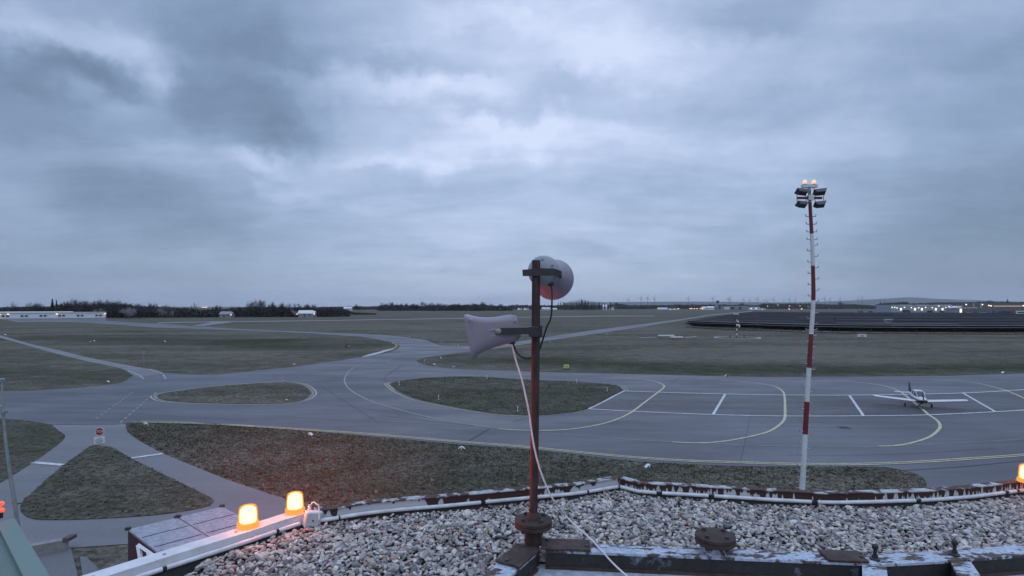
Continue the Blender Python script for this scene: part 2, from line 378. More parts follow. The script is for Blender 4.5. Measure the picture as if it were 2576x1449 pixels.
t2 = B(2, (1950, 995), (1640, 995), (1480, 985), (1400, 955), (1280, 910), (1000, 865), (870, 850), (600, 825), (0, 800))+B(1, (2050, 780), (1160, 745), (450, 703), (0, 668))+B(0, (2000, 640), (1600, 615), (1600, 574), (-300, 574), (-300, 590), (0, 595), (100, 602), (250, 635), (1000, 635), (1480, 655), (1900, 685), (2300, 715))+B(1, (0, 724), (1100, 762), (2050, 800))
loop = B(2, (0, 838), (300, 855), (600, 905), (800, 940), (870, 980), (880, 1000), (850, 1040), (760, 1075), (640, 1110), (300, 1160), (0, 1210))
t1_up = A(1, (700, 265), (300, 320), (0, 350))+A(0, (2200, 385), (2000, 390), (1820, 382), (1650, 370), (1345, 398), (1250, 460), (1180, 478), (800, 520), (300, 552), (0, 557), (-900, 575))
main = smooth(T1_low, 4)+smooth(edge_low, 3)+right+smooth(apron_up, 4)+t3+t2+smooth(loop, 4)+smooth(t1_up, 3)
mb = MB(); mb.poly(gnd(main, .02)); struct(mb.build('taxiway', ASPH))
mb = MB()
mb.poly(gnd(B(1, (-200, 640), (680, 622), (2576, 606))+B(2, (0, 603), (1870, 572))+B(3, (80, 558), (1450, 538), (2150, 540), (2150, 547), (1450, 547), (80, 566))+B(2, (1870, 582), (0, 612))+B(1, (2576, 615), (950, 632), (680, 632), (-200, 655)), .03))
mb.poly(gnd(B(1, (640, 630), (950, 634), (480, 694), (330, 690)), .034))
struct(mb.build('runway', CONC))
mb = MB(); mb.poly(gnd(smooth(A(0, (-700, -180), (0, -8), (300, 78), (600, 145), (900, 220), (1220, 280), (1410, 318), (1560, 340), (1650, 372)), 3)+smooth(A(0, (1400, 420), (1342, 398), (1240, 335), (900, 260), (500, 160), (0, 18), (-700, -140)), 3), .03)); struct(mb.build('path', CONC))
south = smooth(A(0, (1265, 884), (1268, 930), (1310, 990), (1450, 1080), (1640, 1180), (2000, 1330), (2300, 1449)), 3)+[(716, 1254), (900, 1330), (900, 1500), (330, 1500), (326, 1368), (178, 1378), (194, 1440), (200, 1600), (-300, 1600), (-300, 1370)]+smooth(A(0, (60, 1449), (400, 1230), (600, 1080), (650, 1030), (655, 1000), (600, 960), (520, 893)), 3)
mb = MB(); mb.poly(gnd(south, .03)); mb.poly(gnd(Dg((1085, 1190), (1130, 1180), (1180, 1195), (1330, 1340), (1330, 1500), (1130, 1500)), .03)); struct(mb.build('road', CONC))
isl1 = smooth(A(0, (1590, 605), (1640, 580), (1800, 555), (2100, 515), (2576, 478))+A(1, (270, 468), (380, 475), (470, 500), (530, 545), (545, 580), (500, 625), (420, 655), (300, 672), (0, 680))+A(0, (2200, 675), (1900, 665), (1700, 650), (1620, 630)), 4, True)
isl2 = smooth(A(1, (1350, 485), (1370, 470), (1500, 445), (1750, 420), (2000, 408), (2300, 412), (2576, 430))+A(2, (290, 445), (600, 455), (800, 470), (1000, 490), (1080, 512), (1110, 545)), 4)+smooth(A(2, (1100, 558), (760, 730), (600, 765), (280, 795), (0, 785))+A(1, (2450, 780), (2200, 745), (1900, 690), (1600, 625), (1420, 545)), 4)
isl3 = smooth(A(0, (900, 1110), (950, 1098), (1000, 1103), (1110, 1115), (1180, 1150), (1400, 1270), (1760, 1449)), 4)+smooth([(528, 1250), (538, 1259), (525, 1271), (430, 1290), (350, 1298), (150, 1307), (75, 1302), (52, 1284), (56, 1262), (80, 1240)], 4)+smooth(A(0, (460, 1449), (640, 1300)), 3)
for nm, poly, m in (('grass_island', isl1, GRASS_B), ('grass_island', isl2, GRASS_I), ('grass_island', isl3, GRASS_I)):
    mb = MB(); mb.poly(gnd(poly, .06)); struct(mb.build(nm, m))
# the parking stands are laid in a darker surface
mb = MB(); mb.poly(gnd(A(2, (1130, 552), (1480, 565), (2140, 583))+A(3, (0, 592), (400, 594), (820, 595), (1200, 590), (1970, 573), (2576, 540), (2900, 520), (2900, 722), (2576, 745), (2280, 762), (1600, 793), (960, 803), (400, 805), (0, 803))+A(2, (2030, 790), (1215, 757), (770, 733)), .028)); struct(mb.build('apron_stand', asphalt_mat('dark_asphalt', (.056, .054, .062), .54, .34)))
# wet strip beside the far loop
mb = MB(); mb.poly(gnd(smooth(B(2, (300, 1165), (420, 1120), (560, 1085), (680, 1050), (800, 1032), (700, 1070), (560, 1115), (420, 1145)), 4, True), .04)); struct(mb.build('water', mat('puddle', (.12, .13, .15), .06)))
Zm = .045
Y = MB(); PL = MB(); WL = MB(); TR = MB()
low2 = smooth(A(0, (1330, 862), (2000, 878), (2576, 908))+A(1, (400, 935), (1000, 975), (1500, 1015), (2000, 1058), (2576, 1103))+A(2, (400, 1140), (800, 1180), (1300, 1225), (1800, 1255), (2300, 1270))+A(3, (0, 1280), (400, 1288), (900, 1288), (1400, 1272), (2000, 1235), (2576, 1195), (3000, 1150)), 4)
for d in (-.17, .17): ribbon(Y, gnd(low2, Zm), .17, d)
def yl(p, w=.26, mb=Y, off=0, z=Zm): ribbon(mb, gnd(smooth(p, 6), z), w, off)
yl(A(1, (2440, 932))+A(2, (0, 942), (290, 950), (600, 935), (900, 885), (1100, 820), (1215, 757), (1350, 655), (1470, 565), (1525, 522), (1533, 505), (1480, 470), (1350, 440), (1180, 428), (1020, 420)))
yl(A(2, (1610, 1065), (1850, 1075), (2100, 1062), (2400, 1010), (2576, 963))+A(3, (80, 920), (150, 860), (170, 820), (172, 760), (160, 580), (130, 540), (60, 505), (0, 492))+A(2, (2400, 465), (2250, 452), (2120, 447)))
yl(A(3, (1110, 1108), (1300, 1100), (1500, 1060), (1650, 1000), (1730, 920), (1725, 880), (1690, 840), (1615, 790), (1560, 740), (1440, 645), (1330, 560), (1200, 510), (1000, 475), (800, 460), (530, 457)))
yl(A(3, (1660, 445), (1850, 450), (2100, 475), (2300, 520), (2400, 550), (2576, 625), (2800, 740)))
I1 = gnd(isl1, Zm); I2 = gnd(isl2, Zm)
for d in (-.35, -.75): ribbon(PL if d > -.5 else Y, I1, .16, d, True)
nI = len(isl2)
for d in (-.35, -.75): ribbon(Y, I2[-24:]+I2[:5], .15, d); ribbon(PL, I2[40:50], .15, d)
ribbon(PL, I2[50:], .15, -.3)
for d in (.5, .9): ribbon(Y, gnd(smooth(A(1, (1300, 45), (1400, 65), (1440, 90), (1430, 110), (1380, 140), (1250, 175)), 5), Zm), .16, d)
ribbon(PL, gnd(smooth(T1_low[7:], 4), Zm), .12, -.4)
ribbon(PL, gnd(smooth(t1_up[:4], 3), Zm), .14, -.3); ribbon(PL, gnd(smooth(t1_up[-6:], 3), Zm), .14, -.3)
ribbon(PL, gnd(smooth(right[2:]+apron_up[:5], 3), Zm), .12, -.5)
yl(A(1, (0, 790), (600, 820), (1200, 852), (1900, 890), (2360, 922), (2440, 931)), .10, PL); yl(A(2, (290, 970), (900, 1020), (1610, 1065), (2100, 1085), (2576, 1105))+A(3, (350, 1108), (1100, 1112), (1400, 1100), (2000, 1070), (2576, 1035), (3000, 990)), .10, PL, 0, Zm-.006)
yl(A(1, (1200, 255), (1020, 300), (940, 350), (905, 400), (890, 440), (910, 500), (960, 550), (1050, 605), (1170, 660), (1500, 755), (1900, 850), (2360, 918)), .2, PL, 0, Zm-.006)
yl(A(1, (1440, 200), (1340, 232), (1315, 250), (1350, 280), (1450, 305), (1770, 342)), .13, PL); yl(A(1, (1000, 350), (1080, 325), (1200, 300)), .12, PL)
def wl(p, w): ribbon(WL, gnd(p, Zm+.008), w)
wl(smooth(A(2, (1130, 552), (1480, 565), (2140, 583))+A(3, (0, 592), (400, 594), (820, 595), (1200, 590), (1970, 573), (2576, 540), (2900, 520)), 4), .38)
wl(smooth(A(2, (770, 733), (1215, 757), (2030, 790))+A(3, (0, 803), (400, 805), (960, 803), (1600, 793), (2280, 762), (2576, 745), (2900, 722)), 4), .32)
for p in (A(2, (2145, 586), (2025, 788)), A(3, (820, 598), (960, 801)), A(3, (1965, 576), (2285, 760)), A(2, (1126, 554), (772, 731))): ribbon(WL, gnd(p, Zm+.012), .28)
for p in (A(0, (335, 1270), (635, 1297)), A(0, (1320, 1227), (1640, 1183))): ribbon(WL, gnd(p, Zm+.012), .42)
ribbon(WL, gnd(A(0, (1240, 331), (1410, 321)), Zm+.012), .35)
def dash(p, w, n, mb):
    P = gnd(p, Zm)
    for i in range(n):
        a = P[0].lerp(P[-1], (i+.2)/n); b = P[0].lerp(P[-1], (i+.72)/n); ribbon(mb, [a, b], w)
for p in (A(1, (0, 640), (900, 700), (1500, 800)), A(1, (600, 470), (1250, 880)), A(3, (0, 900), (700, 920), (1600, 930)), A(3, (200, 1200), (1200, 1190), (2300, 1130)), A(0, (0, 650), (900, 690), (1500, 740)), A(0, (200, 760), (1300, 780), (2500, 850)), A(2, (1700, 410), (1500, 545)), A(2, (2400, 805), (2300, 1260))): ribbon(TR, gnd(smooth(p, 8), Zm-.003), .04)
dash(A(0, (960, 840), (1340, 560)), .16, 11, PL); dash(A(0, (1200, 880), (1575, 560)), .18, 11, PL)
for p in (A(0, (1500, 335), (1640, 380)), A(0, (1640, 380), (1668, 432)), A(0, (1285, 348), (1400, 390)), A(0, (1400, 390), (1447, 432))): dash(p, .22, 4, WL)
yl(A(1, (1480, 290), (1350, 370), (1300, 410), (1300, 450), (1325, 470)), .12, TR, 0, Zm+.006); ribbon(TR, gnd(A(1, (2140, 1052), (2350, 930)), Zm+.006), .1); ribbon(TR, gnd(A(1, (1110, 835), (1240, 795), (2200, 905)), Zm+.006), .07)
ribbon(TR, gnd(A(2, (0, 862), (180, 815)), Zm+.006), .07); ribbon(TR, gnd(A(0, (530, 890), (1200, 885)), Zm), .2); ribbon(TR, gnd(A(3, (1380, 1350), (2000, 1310), (2600, 1250)), Zm), .08)
for nm, mb, m in (('yellow_markings', Y, yellow_l), ('faded_markings', PL, pale_l), ('white_markings', WL, white_l), ('tar_seams', TR, tar)): struct(mb.build(nm, m))

# tufts of rough grass on the near lawn and the islands
def inside(P, poly):
    x, y = P[:, 0], P[:, 1]; r = np.zeros(len(P), bool); j = len(poly)-1
    for i in range(len(poly)):
        xi, yi = poly[i]; xj, yj = poly[j]; c_ = ((yi > y) != (yj > y)) & (x < (xj-xi)*(y-yi)/(yj-yi+1e-12)+xi); r ^= c_; j = i
    return r
def tufts():
    lawn = smooth(T1_low[7:]+edge_low[:-1], 3)+[(2330, 1500), (1900, 1560), (1300, 1560), (900, 1400), (716, 1256)]+A(0, (2300, 1449), (2000, 1330), (1640, 1180), (1450, 1080), (1310, 990), (1268, 930))
    V = []; T = []
    for pts, n_, hh in ((lawn, 80000, .045), (isl2, 26000, .055), (isl3, 22000, .042), (isl1, 9000, .05)):
        q = np.array([tuple(p)[:2] for p in gnd(pts, .03)]); lo, hi_ = q.min(0), q.max(0)
        cl = rng.uniform(lo, hi_, (n_//14, 2)); P = np.repeat(cl, 40, 0)[rng.permutation(len(cl)*40)[:n_*2]]; P = P+rng.normal(0, 1, P.shape)*rng.choice([.12, .35, .9], (len(P), 1)); P = np.concatenate([P, rng.uniform(lo, hi_, (n_, 2))])
        P = P[inside(P, q)]; P = P[rng.permutation(len(P))[:n_]]; m_ = len(P)
        a_ = rng.uniform(0, 6.28, m_); h = hh*np.exp(rng.normal(0, .4, m_)); w = h*rng.uniform(.5, 1.1, m_); le = rng.normal(0, 1.1, (m_, 2))*h[:, None]
        dx = np.stack([np.cos(a_)*w, np.sin(a_)*w, np.zeros(m_)], 1); B_ = np.concatenate([P, np.full((m_, 1), .02)], 1); tip = B_+np.concatenate([le, h[:, None]], 1)
        k = sum(len(v) for v in V); V += [B_-dx, B_+dx, tip]; i = np.arange(m_)+k; T.append(np.stack([i, i+m_, i+2*m_], 1))
    V = np.concatenate(V); T = np.concatenate(T); me = bpy.data.meshes.new('grass'); me.vertices.add(len(V)); me.vertices.foreach_set('co', V.ravel().astype(np.float32)); me.loops.add(T.size); me.loops.foreach_set('vertex_index', T.ravel().astype(np.int32)); me.polygons.add(len(T)); me.polygons.foreach_set('loop_start', np.arange(0, T.size, 3, dtype=np.int32)); me.update(calc_edges=True)
    m = bpy.data.materials.new('grass_blades'); m.use_nodes = True; n, l, N = NT(m.node_tree); p = n['Principled BSDF']; p.inputs['Roughness'].default_value = .9; p.inputs['Specular IOR Level'].default_value = .1
    g = N('ShaderNodeNewGeometry'); r = N('ShaderNodeValToRGB'); l.new(g.outputs['Random Per Island'], r.inputs[0]); e = r.color_ramp.elements; e[0].color = (.036, .042, .024, 1); e[1].color = (.145, .135, .108, 1)
    for ps, c_ in ((.4, (.060, .060, .040)), (.75, (.105, .095, .07))): q_ = e.new(ps); q_.color = (*c_, 1)
    l.new(r.outputs[0], p.inputs['Base Color']); me.materials.append(m); o = bpy.data.objects.new('grass', me); C.objects.link(o); struct(o, 'stuff')
tufts()

# far hills
def hills():
    ridge = B(4, (-1800, 340), (0, 326), (800, 330), (1500, 338), (2100, 325))+B(5, (0, 308), (400, 285), (860, 262), (1300, 285), (1800, 303), (2300, 320), (3000, 345), (3800, 380))
    P = [at(u, v, 12500) for u, v in smooth(ridge, 5)]; rows = []
    for k, (f, h) in enumerate(((.92, 0), (.95, .35), (.98, .8), (1.0, 1.0), (1.04, .7), (1.10, 0))):
        rows.append([Vector((p.x*f, p.y*f, p.z*h*(1+.06*math.sin(i*1.7+k)*(0 < h < 1)) - (1 if h == 0 else 0))) for i, p in enumerate(P)])
    n = len(P); mb = MB(); mb.add([q for r in rows for q in r], [(k*n+i, k*n+i+1, (k+1)*n+i+1, (k+1)*n+i) for k in range(5) for i in range(n-1)])
    struct(mb.build('hills', mat('hill_forest', (.045, .055, .05), .95, var=.3, vscale=.004), smooth=True))
hills()
# ------------------------------------------------------------------ trees
def branch_tree(name, h, spread, lean_up, levels, seed, twigs, twig_len):
    """unit-height bare tree: tapering trunk with limbs, and a crown of fine twigs"""
    r = random.Random(seed); tr = MB(); cr = MB(); tips = []
    def grow(p, d, L, rad, lev):
        n = 4; path = [p]; q = p.copy(); dd = d.copy()
        for i in range(n):
            dd = (dd+Vector((r.uniform(-1, 1), r.uniform(-1, 1), r.uniform(-.4, .9)))*.16).normalized(); q = q+dd*L/n; path.append(q.copy())
        (tr if lev < 2 else cr).tube(path, [rad*(1-.6*i/n) for i in range(n+1)], 5 if lev < 2 else 3, False)
        if lev >= levels: tips.append((path[2], dd)); tips.append((path[4], dd)); return
        for k in range(r.randint(4, 5)):
            t = r.uniform(.35, 1.0); pos = path[min(n, max(1, int(t*n+.5)))]
            a = r.uniform(0, 2*math.pi); side = Vector((math.cos(a), math.sin(a), 0))
            nd = (dd*lean_up+side*spread+Vector((0, 0, .25))).normalized()
            grow(pos, nd, L*r.uniform(.55, .75), rad*.5, lev+1)
    grow(Vector((0, 0, -.01)), Vector((0, 0, 1)), .42, .022, 0)
    for i in range(twigs):
        p, d = r.choice(tips); a = Vector((r.gauss(0, 1), r.gauss(0, 1), r.gauss(.3, 1))).normalized()
        e = p+(d*.4+a).normalized()*twig_len*r.uniform(.5, 1.3); w = a.cross(d).normalized()*.0028 if a.cross(d).length > .01 else Vector((.0035, 0, 0))
        cr.add([p-w, p+w, e], [(0, 1, 2)])
    k = 1/max(v.z for v in cr.v)
    for b in (tr, cr): b.v = [v*k for v in b.v]
    return tr, cr
def make_tree(name, tr, cr, m, label, cat, group):
    t = thing(name, label, cat, (0, 0, -500), 0, group)
    tr.build('trunk', trunk_m, t); cr.build('crown', m, t); return t
def leafy(kind, seed, n, size):
    r = random.Random(seed); tr = MB(); cr = MB()
    tr.tube([(0, 0, -.01), (.01, 0, .35), (0, .01, .75 if kind != 'bush' else .4)], [.022, .017, .006], 6)
    for i in range(6):
        a = r.uniform(0, 6.28); z = r.uniform(.2, .5); tr.tube([(0, 0, z), (math.cos(a)*.12, math.sin(a)*.12, z+.15)], [.008, .003], 4)
    cl = [Vector((r.gauss(0, .20), r.gauss(0, .20), r.uniform(.25, .85))) for _ in range(14)]
    for i in range(n):
        if kind == 'conifer':
            z = r.random()**.7; z = .06+.94*(1-z) if r.random() < .98 else .95; R_ = .22*(1-z)*(.75+.25*math.sin(z*60))+.006; a = r.uniform(0, 6.28); p = Vector((math.cos(a)*R_*r.uniform(.3, 1), math.sin(a)*R_*r.uniform(.3, 1), z))
        elif kind == 'poplar':
            z = r.uniform(.06, 1); R_ = .075*math.sin(min(1, (1.02-z)*1.5+.1)*1.57)*r.uniform(.1, 1); a = r.uniform(0, 6.28); p = Vector((math.cos(a)*R_, math.sin(a)*R_, z))
        else:
            p = r.choice(cl)+Vector((r.gauss(0, .09), r.gauss(0, .09), r.gauss(0, .08)))
        d = Vector((r.gauss(0, 1), r.gauss(0, 1), r.gauss(.8 if kind == 'poplar' else 0, .8))).normalized(); w = d.orthogonal().normalized()*size*(.35 if kind == 'poplar' else .6)
        cr.add([p-w, p+w, p+d*size*r.uniform(.8, 1.8)], [(0, 1, 2)])
    k = 1/max(v.z for v in cr.v); cr.v = [v*k for v in cr.v]; tr.v = [v*k for v in tr.v]
    return tr, cr
PROTO = {
    'broad': [make_tree('bare_tree', *branch_tree('b', 1, .95, .8, 3, s, 1000, .075), wood_m, 'bare tree', 'tree', 'bare trees') for s in (11, 12, 13)],
    'slim': [make_tree('bare_tree', *branch_tree('s', 1, .55, 1.1, 3, s, 650, .06), wood_m, 'bare tree', 'tree', 'bare trees') for s in (21, 22)],
    'poplar': [make_tree('poplar', *leafy('poplar', s, 1100, .03), wood_m, 'poplar', 'tree', 'bare poplars beyond the field') for s in (31, 32)],
    'conifer': [make_tree('conifer', *leafy('conifer', s, 1500, .03), conif_m, 'conifer', 'tree', 'conifers') for s in (41,)],
    'blossom': [make_tree('blossoming_tree', *leafy('bush', s, 1300, .035), bloss_m, 'blossoming tree', 'tree', 'pale blossoming trees by the field edge') for s in (51, 52)],
    'bush': [make_tree('round_tree', *leafy('bush', s, 1500, .04), hedge_m, 'round tree', 'tree', 'round bare trees') for s in (61, 62)],
}
USED = set()
def plant(kind, u, top, base, label, group, wide=1.0):
    p = on(u, base); h = (CZ+(HZ-top)*p.y/FU); k = random.randrange(len(PROTO[kind])); pr = PROTO[kind][k]
    sc = (h*wide, h*wide, h); rz = random.uniform(0, 6.28)
    if (kind, k) not in USED:
        USED.add((kind, k)); pr.location = p; pr.scale = sc; pr.rotation_euler = (0, 0, rz); pr['label'] = label; pr['group'] = group; return pr
    return dup(pr, p, rz, sc, label, group)
def ux(k, x): return XB[k]+x/6
def uy(y): return 704.4+y/6
gl = 'trees of the wood behind the long hangar'
for x, y, kd, w in ((215, 318, 'slim', .8), (470, 330, 'broad', .8), (530, 290, 'broad', 1), (600, 330, 'broad', .8), (950, 320, 'broad', .8), (1000, 300, 'slim', 1), (1060, 300, 'broad', .8), (1130, 243, 'broad', .9), (1190, 262, 'broad', .8), (1250, 300, 'bush', 1), (1400, 275, 'broad', .9), (1480, 275, 'broad', .8), (1560, 268, 'broad', .9), (1640, 253, 'broad', 1), (1700, 250, 'broad', .9), (1780, 270, 'broad', .9), (1850, 310, 'bush', 1), (1920, 335, 'bush', 1), (2100, 345, 'bush', 1.2), (2260, 310, 'slim', .5), (2340, 318, 'slim', .5), (2530, 350, 'broad', .8)):
    lab = {530: 'lone broad bare tree standing clear above the left end of the hangar', 1130: 'tallest bare tree of the left wood, with a high crown left of the big clump', 215: 'thin bare treetop above the far left end of the hangar'}.get(x, 'bare tree rising out of the wood behind the long pale hangar')
    plant(kd, ux(0, x), uy(y), 800, lab, gl, w)
plant('conifer', ux(0, 790), uy(283), 800, 'dark pointed conifer standing above the middle of the hangar roof', gl)
plant('conifer', ux(0, 852), uy(298), 801, 'smaller dark conifer just right of the taller one above the hangar', gl, .8)
gm = 'trees of the wood between the hangar and the white roofed hut'
for x, y, kd, w in ((20, 358, 'broad', .8), (180, 395, 'bush', 1), (330, 368, 'slim', .6), (390, 318, 'slim', .4), (650, 362, 'broad', .9), (750, 365, 'slim', .7), (1000, 378, 'bush', 1.3), (1070, 378, 'bush', 1.2), (1180, 310, 'broad', .85), (1250, 300, 'broad', .8), (1340, 268, 'broad', .9), (1400, 280, 'broad', .8), (1500, 305, 'broad', .7), (1570, 330, 'bush', 1), (1640, 345, 'bush', 1), (1750, 313, 'slim', .8), (1800, 330, 'slim', .7), (1920, 323, 'broad', .8), (2040, 338, 'broad', .8), (2100, 345, 'bush', .9), (2160, 343, 'broad', .7), (2290, 385, 'bush', 1), (2440, 380, 'bush', 1)):
    lab = {1340: 'tall fan shaped bare tree, highest of the wood left of the white roofed hut', 390: 'thin mast like bare tree standing alone in the low wood', 1750: 'narrow bare tree just left of the white roofed hut'}.get(x, 'bare tree of the low wood around the white roofed hut')
    plant(kd, ux(1, x), uy(y), 797.5, lab, gm, w)
gc = 'trees of the far wood left of the rusty post'
for x, y, kd, w in ((250, 360, 'bush', 1.2), (600, 335, 'poplar', 1), (660, 322, 'broad', .9), (740, 318, 'broad', 1.1), (800, 330, 'broad', .9), (850, 348, 'bush', 1), (900, 343, 'bush', 1), (980, 338, 'broad', .9), (1060, 338, 'bush', 1.2), (1120, 345, 'bush', 1), (1250, 310, 'broad', 1.1), (1300, 325, 'broad', .9), (1360, 330, 'bush', 1.1), (1430, 340, 'bush', 1.1), (1500, 345, 'bush', 1.2), (1580, 332, 'broad', .8), (1640, 348, 'bush', 1), (1720, 338, 'bush', 1.3), (1800, 345, 'bush', 1.2), (1880, 348, 'bush', 1.2), (1950, 343, 'bush', 1.2), (2030, 328, 'bush', 1.5), (2095, 322, 'bush', 1.5), (2160, 333, 'bush', 1.4), (2260, 362, 'broad', 1), (2370, 353, 'bush', 1.3), (2450, 362, 'bush', 1.3)):
    lab = {600: 'single dark column shaped tree at the left end of the far middle wood', 1250: 'round crowned bare tree rising in the middle of the far wood'}.get(x, 'bluish bare tree of the far wood above the grey horn loudspeaker')
    plant(kd, ux(2, x), uy(y), 782, lab, gc, w)
gp = 'bare poplars in the row right of the rusty post'
for x in (700, 735, 770, 800, 830, 860, 892, 920, 948, 980, 1012, 1045, 1065, 1090, 1112, 1136, 1160, 1195, 1222, 1250, 1285, 1320, 1360, 1400, 1490):
    y = 335-42*math.exp(-((x-1060)/190)**2)+random.uniform(-12, 14)-(12 if x in (700, 948, 1250) else 0)
    plant('poplar', ux(3, x), uy(y), 781, 'tall narrow bare poplar in the dense row right of the rusty post', gp, 1.15)
gr = 'distant trees along the right horizon'
for k, x, y, kd, w in ((3, 100, 358, 'bush', 1.4), (3, 1600, 328, 'bush', 1.3), (3, 1640, 345, 'bush', 1.3), (3, 1780, 372, 'bush', 1.6), (3, 1850, 368, 'bush', 1.6), (3, 1930, 366, 'bush', 1.6), (3, 2010, 368, 'bush', 1.6), (3, 2090, 372, 'bush', 1.6), (3, 2150, 378, 'bush', 1.4), (3, 2520, 350, 'bush', 1), (4, 130, 343, 'slim', .8), (4, 300, 360, 'bush', 1), (4, 390, 343, 'poplar', 1.3), (4, 420, 345, 'poplar', 1.3), (4, 620, 355, 'bush', 1), (4, 870, 340, 'bush', 1.2), (4, 910, 340, 'bush', 1.2), (4, 1200, 347, 'bush', 1.5), (4, 2360, 325, 'broad', .9), (4, 2400, 312, 'broad', .9), (4, 2430, 325, 'broad', .9), (5, 440, 320, 'broad', .9), (5, 490, 322, 'broad', .9), (5, 600, 323, 'bush', 1), (5, 690, 325, 'bush', 1.4), (5, 750, 322, 'bush', 1.5), (5, 810, 328, 'bush', 1.4), (5, 910, 320, 'broad', .8), (5, 960, 340, 'bush', 1.2), (5, 1040, 342, 'bush', 1.2), (5, 1180, 318, 'bush', 1.2), (5, 1250, 335, 'bush', 1.2), (5, 1440, 323, 'bush', 1.1), (5, 1510, 338, 'bush', 1), (5, 1930, 305, 'bush', 1), (5, 2000, 312, 'bush', 1), (5, 2060, 295, 'broad', .9), (5, 2095, 293, 'bush', 1), (5, 2190, 302, 'broad', .8)):
    lab = 'dark round tree on the horizon behind the lit sheds at right' if k == 5 else ('bluish tree on the far horizon beyond the runway' if k == 4 else 'low dark tree on the horizon between poplars and mast')
    plant(kd, ux(k, x), uy(y), 777.5 if k < 5 else 780, lab, {3: 'low trees right of the poplar row', 4: 'bluish trees along the far horizon', 5: 'trees behind the lit sheds'}[k], w)
plant('conifer', ux(5, 2328), uy(287), 780, 'small pointed conifer behind the roof of the large dark hall', 'trees behind the lit sheds')
gb = 'pale blossoming trees by the field edge'
for k, x, y, b in ((0, 880, 428, 797), (0, 1480, 420, 800), (0, 1640, 410, 799), (0, 1950, 405, 800.5), (0, 2480, 400, 800), (1, 1060, 478, 797.5), (1, 1210, 452, 797), (1, 1300, 450, 797), (1, 1370, 430, 797), (1, 1440, 455, 797.5), (1, 1780, 430, 797), (1, 1830, 420, 797), (1, 1870, 455, 797.5), (1, 2000, 400, 796), (2, 80, 468, 791), (2, 1440, 415, 782), (2, 1930, 415, 782), (2, 2400, 412, 782)):
    lab = 'pale blossoming shrub in front of the wood right of the hangar' if k == 0 else ('pale blossoming tree near the white roofed hut' if k == 1 else 'small pale blossoming shrub at the edge of the far wood')
    plant('blossom', ux(k, x), uy(y), b, lab, gb+{0: ' near the hangar', 1: ' near the hut', 2: ' far off'}[k], 1.2)
for lst in PROTO.items():
    for k, pr in enumerate(lst[1]):
        if (lst[0], k) not in USED: 
            for ch in list(pr.children): bpy.data.objects.remove(ch)
            bpy.data.objects.remove(pr)
def thicket(prof, base, depth, n, size, seed, lower=.9):
    """far-off scrub: twig fans through a band of real depth"""
    r = np.random.default_rng(seed); us = np.array([p[0] for p in prof]); vs = np.array([p[1] for p in prof]); bs = np.array([base(p) for p in us])
    u = r.uniform(us[0], us[-1], n); b = np.interp(u, us, bs); t = np.interp(u, us, vs)+lower
    Y = (11.3*FU)/(b-HZ)*(1+r.random(n)*depth); Htop = CZ+(HZ-t)*Y/FU; z = Htop*r.random(n)**.8*(.86+.14*np.sin(u*1.9)*np.sin(u*.57))
    X = (u-1288)/FU*Y; d = r.normal(size=(n, 3))+np.array([0, 0, .9]); d /= np.linalg.norm(d, axis=1)[:, None]
    w = np.cross(d, r.normal(size=(n, 3))); w /= np.linalg.norm(w, axis=1)[:, None]
    sz = size*(.6+.8*r.random(n)); P = np.stack([X, Y, np.maximum(z-sz*.4, 0)], 1)
    V = np.concatenate([P-w*sz[:, None]*.42, P+w*sz[:, None]*.42, P+d*sz[:, None]], 0); i = np.arange(n)
    me = bpy.data.meshes.new('woodland'); me.from_pydata(V.tolist(), [], np.stack([i, i+n, i+2*n], 1).tolist()); me.materials.append(hedge_m)
    o = bpy.data.objects.new('woodland', me); C.objects.link(o); struct(o, 'stuff')
thicket(B(0, (-900, 400), (0, 397), (300, 392), (430, 380), (700, 386), (780, 372), (900, 352), (1330, 345), (1500, 340), (1900, 345), (2000, 368), (2350, 375), (2576, 405))+B(1, (250, 408), (460, 432), (730, 415), (900, 422), (1130, 392), (1450, 385), (1850, 405), (2200, 395), (2500, 410), (2700, 440)), lambda u: np.interp(u, [0, 265, 430, 860, 900], [800, 799.5, 799, 797, 795]), .10, 24000, 2.4, 1, 1.6)
thicket(B(2, (-60, 440), (0, 452), (200, 478), (400, 490), (520, 503)), lambda u: 792, .08, 1500, 1.6, 2)
thicket(B(2, (550, 392), (600, 372), (900, 375), (1150, 382), (1600, 380), (1700, 372), (2200, 372), (2450, 392), (2576, 392)), lambda u: 781.8, .12, 15000, 4.2, 3, .3)
thicket(B(2, (-300, 400), (0, 395), (300, 392), (560, 390)), lambda u: 779, .15, 4500, 5, 4)
thicket(B(3, (-60, 392), (0, 378), (300, 378), (640, 382), (700, 378), (1400, 378), (1560, 362), (1620, 352), (1740, 378), (1800, 385), (2576, 372))+B(4, (0, 372), (600, 372), (1150, 378), (1220, 352), (1500, 352), (2000, 352), (2300, 372), (2576, 360))+B(5, (0, 362), (320, 385), (420, 350), (700, 330), (800, 330), (860, 360), (1000, 345), (1500, 345), (1800, 330), (2576, 330), (3400, 340)), lambda u: np.interp(u, [1288, 1720, 2147, 2800], [778.8, 777.5, 777.5, 778]), .25, 45000, 6, 5, -.6)

